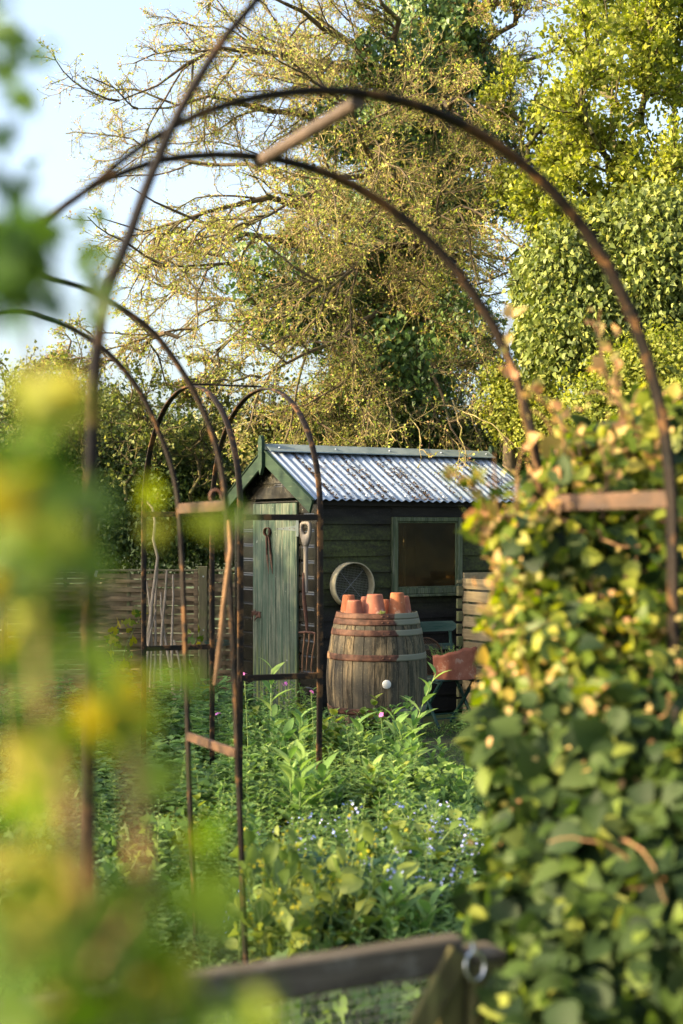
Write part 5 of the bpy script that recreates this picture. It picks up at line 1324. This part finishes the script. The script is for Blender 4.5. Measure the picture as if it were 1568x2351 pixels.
# pink campion stems
for (px, py, y, lab) in [(561,1548,7.9,'pink campion flower beside the front leg of the far arch'),(714,1586,8.2,'pink campion flower in front of the lower bar of the far arch'),(874,1638,8.4,'pink campion flower in front of the barrel'),(500,1640,9.0,'pink campion flower between the left legs of the arches'),(655,1570,9.0,'pale campion flower below the green door')]:
    x = WX(px,y); zt2 = WZ(py,y); e = np.array([[ [0,0,0],[.02,0,zt2*.5],[0,0,zt2] ]]); V, F = tubes_of(poly([[Vector(p) for p in e[0]]],6), .0026, .0016, 4)
    Vl, Fl = leaves(np.array([[.01,0,zt2*q] for q in (.35,.35,.6,.6,.8,.8)]), np.array([[1,.2,.6],[-1,-.2,.6]]*3,float), np.array([[0,0,1.]]*6), .06, 'long', 1.5)
    o = plant_proto('campion', (V,F), [(Vl,Fl)], [M['stem_green'], L['herb']]); o.location = (x,y,0); tag(o, lab, 'campion', 'pink campions')
    Vf, Ff = flowers(np.array([[0,0,zt2]]), 2, .006, .017, 5); link('flower_head', mesh_np('flower_head', Vf, Ff), L['pink'], o)
# pale nettle flowers
# ground cover: small leaves over the whole bed
def cover(n, ylo, yhi, plo, phi, h, size, mat, name, lab, cat, kind='lobed', cond=None):
    y = ylo+(yhi-ylo)*rng.random(n)**.9; px = plo+(phi-plo)*rng.random(n); x = (px-CX)/FPX*y
    m_ = np.array([not in_path(a,b_) for a,b_ in zip(x,y)]) if cond is None else cond(x,y)
    x, y = x[m_], y[m_]; n = len(x)
    hump = .5+.5*np.sin(x*4.1+y*2.7)*np.cos(y*3.7-x*2.1); z = h*(.15+hump)*rng.random(n)**.6
    P = np.stack([x,y,z],1); V, F = leaves(P, unit(rand_dirs(n,.2)), unit(rand_dirs(n,1.2)), size*(.6+.8*rng.random(n)), kind, 1.0)
    o = link(name, mesh_np(name, V, F), mat); tag(o, lab, cat, kind='stuff'); return o
cover(60000, 4.0, 11.8, -200, 1200, .16, .034, L['cover'], 'ground_cover', 'low dark green ground cover over the whole bed', 'ground cover', 'fold')
cover(9000, 4.0, 9.5, -200, 1200, .24, .055, L['herb'], 'undergrowth', 'broader leafed weeds growing through the ground cover', 'weeds', 'lobed')
cover(26000, 7.2, 10.7, 900, 1500, .05, .045, L['grass'], 'grass', 'short rough grass of the worn path right of the bed', 'grass', 'blade', cond=lambda x,y: (np.array([in_path(a,b_) for a,b_ in zip(x,y)]))&(y<9.7+.4*np.sin(x*9)))
cover(7000, 8.4, 11.4, 880, 1400, .03, .022, L['herb'], 'clover', 'tiny leaved clover on the bare soil by the chair', 'clover', 'fold', cond=lambda x,y: np.array([in_path(a,b_) for a,b_ in zip(x,y)]))
# mossy mound
mp = W(415,1900,7.2); V = []; F = []
n = 40
m = MB(); 
for i in range(n):
    for j in range(n):
        u = i/(n-1)*2-1; v = j/(n-1)*2-1; r2 = u*u+v*v; hgt = max(0, 1-r2)**.6*.15*(1+.3*math.sin(u*9+1)*math.cos(v*7)+.12*math.sin(u*23+v*31)); m.v.append((u*.26, v*.20, hgt-.02))
m.f = [(i*n+j, (i+1)*n+j, (i+1)*n+j+1, i*n+j+1) for i in range(n-1) for j in range(n-1)]; m.sm = [True]*len(m.f)
o = m.build('moss_mound', M['moss'], loc=(mp.x, 7.0, 0)); tag(o, 'mound of golden moss beside the middle arch leg', 'moss')
n = 3000; a = rng.random(n)*6.283; r0 = np.sqrt(rng.random(n)); P = np.stack([r0*np.cos(a)*.25, r0*np.sin(a)*.19, np.maximum(0,1-r0**2)**.6*.15*1.02],1)
V, F = leaves(P, rand_dirs(n,.8), rand_dirs(n,.3), .014, 'dia', 1.3); link('moss_fronds', mesh_np('moss_fronds', V, F), L['kale_y'], o)
# plants beside the chair
for (px, y, s_, lab) in [(1080,10.6,.6,'balm seedling right of the green chair'),(1085,10.2,.55,'balm seedling before the compost bin')]:
    put(balm[1], WX(px,y), y, s_, 1.0, lab, 'balm plant', 'balm mounds along the back of the bed')
# hop shoots at the fence
for (px, py, D, n, lab) in [(790,0,0,0,'')][:0]: pass
nd = poly([[W(440,1640,12.6),W(452,1560,12.8),W(430,1500,13.0),W(470,1440,13.1)],[W(350,1640,12.9),W(300,1560,13.1),W(280,1500,13.1),W(320,1420,13.2)],[W(250,1650,13),W(270,1570,13.1),W(255,1500,13.2),W(270,1430,13.2)]], 8)
for j, lab in enumerate(('young hop shoot climbing between the bean poles','young hop shoot climbing the woven fence left of the poles','leafy hop shoot low on the woven fence near its post')):
    V, F = tubes_of(nd[j:j+1], .004, .002, 4); b0 = nd[j,0].copy(); b0[2] = 0
    Vl, Fl = twig_leaves([(nd[j:j+1],0,0)], 26, .075, 'lobed', 1, .5, 1, .05); Vj = V-b0
    o = link('hop_shoot', mesh_np('hop_shoot', Vj, F), M['stem_green'], loc=tuple(b0)); tag(o, lab, 'hop shoot', 'hop shoots on the fence'); link('leaves', mesh_np('leaves', Vl-b0, Fl), L['hop'], o)

# ordinal labels where several plants of a kind share one corner of the bed
ORD = 'first second third fourth fifth sixth seventh eighth ninth tenth eleventh twelfth thirteenth fourteenth'.split()
def single_out():
    by = {}
    for o in list(sc.objects):
        if o.get('desc') is not None: by.setdefault((o['desc'], o['region']), []).append(o)
    for (dsc, reg), os_ in by.items():
        noun = dsc
        if len(os_) == 1: os_[0]['label'] = noun+' '+reg; continue
        rows = [('', os_)]
        if len(os_) > 5:
            q = sorted(os_, key=lambda o: o.location.y); h = len(q)//2 if len(q) <= 12 else len(q)//3
            rows = [('front ', q[:h]), ('rear ', q[h:])] if len(q) <= 12 else [('front ', q[:h]), ('middle ', q[h:2*h]), ('rear ', q[2*h:])]
        for rw, lst in rows:
            lst = sorted(lst, key=lambda o: o.location.x/o.location.y)
            for i, o in enumerate(lst):
                pos = 'leftmost' if i == 0 else ('rightmost' if i == len(lst)-1 else ORD[i]+' from left')
                o['label'] = (pos+' '+rw+noun+' '+reg) if 'from' not in pos else (ORD[i]+' from left '+rw+noun+' '+reg)
    for o in sc.objects:
        for k in ('desc','region'):
            if k in o: del o[k]
single_out()

# ================================================================== RIGHT HAND CLIMBER HEDGE
rng = np.random.default_rng(101)
def nblob(px, py, D, rx, rz, ry=.22): p = W(px,py,D); return (p.x,p.y,p.z, rx/FPX*D, ry, rz/FPX*D)
hb_base = (WX(1380,2.9),2.9,0)
hedge = empty('climber_hedge', hb_base); tag(hedge, 'thick hedge of climbing plants on the right with sunlit yellow leaves above', 'hedge')
up = [nblob(1330,1150,3.2,150,90),nblob(1450,1060,3.3,150,110),nblob(1250,1260,3.1,130,110),nblob(1400,1300,3.1,200,140),nblob(1540,1250,3.2,120,170),nblob(1520,1010,3.35,110,120),nblob(1400,1060,3.35,100,90),nblob(1560,1120,3.3,90,140),nblob(1320,1060,3.3,70,70),nblob(1200,1400,3.0,80,110),nblob(1300,1480,2.9,160,130),nblob(1480,1480,2.9,150,140),nblob(1195,1560,2.9,85,110),nblob(1200,1230,3.0,60,60)]
lo = [nblob(1250,1700,2.75,150,130),nblob(1430,1700,2.6,180,140),nblob(1240,1900,2.7,110,120),nblob(1400,1950,2.5,190,170),nblob(1230,2080,2.6,150,120),nblob(1400,2200,2.4,220,170),nblob(1280,2300,2.3,150,120),nblob(1540,2100,2.3,120,250),nblob(1180,1720,2.8,80,80),nblob(1540,1800,2.5,110,150)]
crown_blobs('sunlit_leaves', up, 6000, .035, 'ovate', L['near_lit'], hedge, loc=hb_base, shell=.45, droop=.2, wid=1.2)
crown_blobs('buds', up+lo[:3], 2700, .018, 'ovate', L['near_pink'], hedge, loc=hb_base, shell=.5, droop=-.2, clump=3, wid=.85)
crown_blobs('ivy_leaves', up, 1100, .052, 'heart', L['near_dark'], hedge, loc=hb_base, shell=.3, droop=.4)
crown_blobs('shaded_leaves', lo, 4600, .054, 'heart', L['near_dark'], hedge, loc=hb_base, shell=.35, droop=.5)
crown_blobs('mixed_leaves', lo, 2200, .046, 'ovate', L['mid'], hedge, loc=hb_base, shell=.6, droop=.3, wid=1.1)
P = np.array([b_[:3] for b_ in up+lo for _ in range(9)]); P += rng.normal(0,.06,P.shape); nd = grow(P, rand_dirs(len(P),.4), np.full(len(P),.16), 8, .25); nd = nd[(CX+nd[:,:,0]/nd[:,:,1]*FPX).min(1) > 1120]; nd = nd[nd[:,0,2] > .95]; V, F = tubes_of(nd, .0030, .0013, 5)
link('stems', mesh_np('stems', V-np.array(hb_base), F), M['stem_brown'], hedge)
sh_ = [X3(*p) for p in [[(1290,1180,3.1),(1230,1050,3.05),(1190,880,3.0),(1150,780,2.95),(1180,715,2.95)],[(1400,1100,3.2),(1340,1020,3.15),(1260,940,3.1),(1235,890,3.1)],[(1460,1120,3.2),(1430,980,3.15),(1380,820,3.1),(1360,735,3.1)],[(1510,1150,3.2),(1470,1000,3.2),(1420,900,3.15),(1400,780,3.1)],
   [(1180,1230,3.0),(1120,1180,2.95),(1085,1090,2.9),(1045,1085,2.9)],[(1160,1260,3.0),(1120,1215,2.95),(1085,1210,2.95)],[(1380,1190,3.0),(1400,1100,3.0),(1390,1030,3.0),(1410,990,3.0)],
   [(1300,1680,2.6),(1360,1650,2.55),(1372,1590,2.5)],[(1230,1350,3.0),(1245,1200,3.0),(1300,1050,3.05),(1280,950,3.05)],[(1540,1200,3.1),(1500,1060,3.1),(1520,950,3.1)]]]
nd = poly(sh_, 10); nd[:,1:-1] += rng.normal(0,.006,nd[:,1:-1].shape)
for j in range(len(nd)):
    V, F = tubes_of(nd[j:j+1], .0050, .0025, 6); link('shoot', mesh_np('shoot', V-np.array(hb_base), F), M['stem_brown'], hedge)
V, F = twig_leaves([(nd,0,0)], 26, .026, 'ovate', 1.1, .4, 1, .010); link('shoot_leaves', mesh_np('shoot_leaves', V-np.array(hb_base), F), L['near_pink'], hedge)
V, F = twig_leaves([(nd[4:12],0,0)], 14, .040, 'lobed', 1.0, .4, 1, .012); link('shoot_leaves', mesh_np('shoot_leaves', V-np.array(hb_base), F), L['near_lit'], hedge)

# ================================================================== LEFT HAND CLIMBER, CLOSE TO THE LENS
rng = np.random.default_rng(55)
Q = .58   # the climber hangs within a metre of the lens
lb = (WX(60,1.2),1.2,0)
vine = empty('climbing_hop', lb); tag(vine, 'blurred yellow green climber close by on the left', 'climber')
def nb2(px, py, D, rx, rz, ry=.12): return nblob(px, py, D*Q, rx, rz, ry*Q)
lm = [nb2(50,1080,1.15,90,110),nb2(110,1180,1.1,110,130),nb2(50,1330,1.1,110,120),nb2(140,1420,1.15,110,80),nb2(30,1520,1.1,80,90),nb2(60,1250,1.1,80,80)]
lb2 = [nb2(60,2000,1.0,110,200),nb2(180,2200,1.0,180,160),nb2(380,2290,1.0,130,90),nb2(60,1760,1.05,80,120),nb2(300,2080,1.0,90,110),nb2(520,2360,.95,100,70),nb2(40,2300,.95,120,120)]
crown_blobs('leaves', lm, 70, .042*Q, 'lobed', L['hop'], vine, loc=lb, shell=.3, droop=.5, wid=1.0)
crown_blobs('low_leaves', lb2, 72, .042*Q, 'lobed', L['hop'], vine, loc=lb, shell=.3, droop=.4, wid=1.0)
crown_blobs('green_leaves', lm+lb2, 44, .044*Q, 'lobed', L['hop_dark'], vine, loc=lb, shell=.1, droop=.5, wid=1.0)
crown_blobs('high_leaves', [nb2(20,600,1.25,80,110,.06),nb2(60,560,1.3,60,60,.06),nb2(10,700,1.2,60,60,.06)], 46, .040*Q, 'lobed', L['hop_dark'], vine, loc=lb, shell=.3, droop=.8)
single = [(8,20,1.5,.05),(30,110,1.6,.045),(5,180,1.5,.045),(40,200,1.8,.04),(10,300,1.6,.04),(20,420,1.5,.045),(50,470,1.5,.04),(100,560,1.5,.04),(25,60,1.9,.045),(65,235,2.3,.045),(90,362,2.4,.026),(12,120,1.8,.045),(198,492,2.6,.034),(240,640,1.9,.050),(215,720,1.8,.045),(250,690,1.9,.035),(120,660,1.25,.05),
          (350,1175,1.3,.030),(460,1190,1.3,.034),(540,1190,1.4,.022),(350,1555,1.3,.034),(420,1550,1.3,.030),(310,1620,1.2,.03),(250,1560,1.0,.05),(200,1600,1.0,.05),(450,1900,1.2,.03),
          (430,2010,.95,.040),(490,2040,.95,.045),(560,2290,.9,.055),(600,2320,.9,.045),(130,860,1.2,.04),(60,900,1.15,.05),(170,960,1.15,.04),(90,960,1.15,.045),(80,110,1.3,.02),(230,1700,1.0,.045),(300,1800,1.1,.04)]
c = np.array([W(a,b_,D*Q) for a,b_,D,_ in single]); nS = len(c)
isg = np.repeat(np.array([q[1] < 800 for q in single]), 2)
V, F = leaves(np.repeat(c,2,0)+rng.normal(0,.006,(nS*2,3)), unit(rand_dirs(nS*2)+[0,0,-.6]), unit(rand_dirs(nS*2)*.5+[0,-1,.4]), np.repeat(np.array([q[3]*Q for q in single]),2)*(.8+.4*rng.random(nS*2)), 'lobed')
nt_ = len(leaf_template('lobed')[0]); nf_ = len(leaf_template('lobed')[1]); fm = np.repeat(isg, nf_)
link('single_leaves', mesh_np('single_leaves', V-np.array(lb), F[~fm]), L['hop'], vine); link('upper_leaves', mesh_np('upper_leaves', V-np.array(lb), F[fm]), L['hop_dark'], vine)
st = [X3(*[(a,b_,D*Q*(1.02 if p[0][1] in (1640,1700) else 1)) for a,b_,D in p]) for p in [[(100,1640,1.0),(150,1800,.98),(185,1980,.96),(195,2120,.96),(150,2300,.95),(120,2500,.95)],[(300,1700,1.05),(318,1900,1.02),(335,2100,1.0),(345,2250,1.0),(330,2420,1.0)],
      [(60,700,1.25),(90,900,1.2),(60,1100,1.15),(110,1300,1.1),(80,1500,1.05),(100,1650,1.0)],[(190,2260,.95),(240,2180,.95),(300,2100,.95)],[(600,2260,1.0),(500,2170,1.0),(440,2160,1.0)],
      [(240,620,1.25),(200,800,1.22),(140,1000,1.18)],[(0,1480,1.9),(12,1600,1.9),(32,1780,1.9),(45,2000,1.9)]]]
nd = poly(st, 12)
for j in range(len(nd)):
    V, F = tubes_of(nd[j:j+1], .0034 if j < 2 else .0014, .0038 if j < 2 else .0013, 8); link('stem', mesh_np('stem', V-np.array(lb), F), M['stem_lit'] if j < 2 else M['stem_brown'], vine)

# bare cane hooked along the leg of the middle arch
p = [W(x_,y_,4.42) for x_,y_ in [(527,1195),(531,1260),(521,1330),(512,1400),(506,1470),(500,1520),(493,1572)]]; b0 = Vector(tuple(p[0]))
o = MB().tube([q-b0 for q in p], [.007,.009,.0085,.008,.008,.0085,.006], 8).build('bare_cane', M['stem_brown'], loc=b0)
tag(o, 'crooked bare brown cane hanging beside the right leg of the middle arch', 'cane')
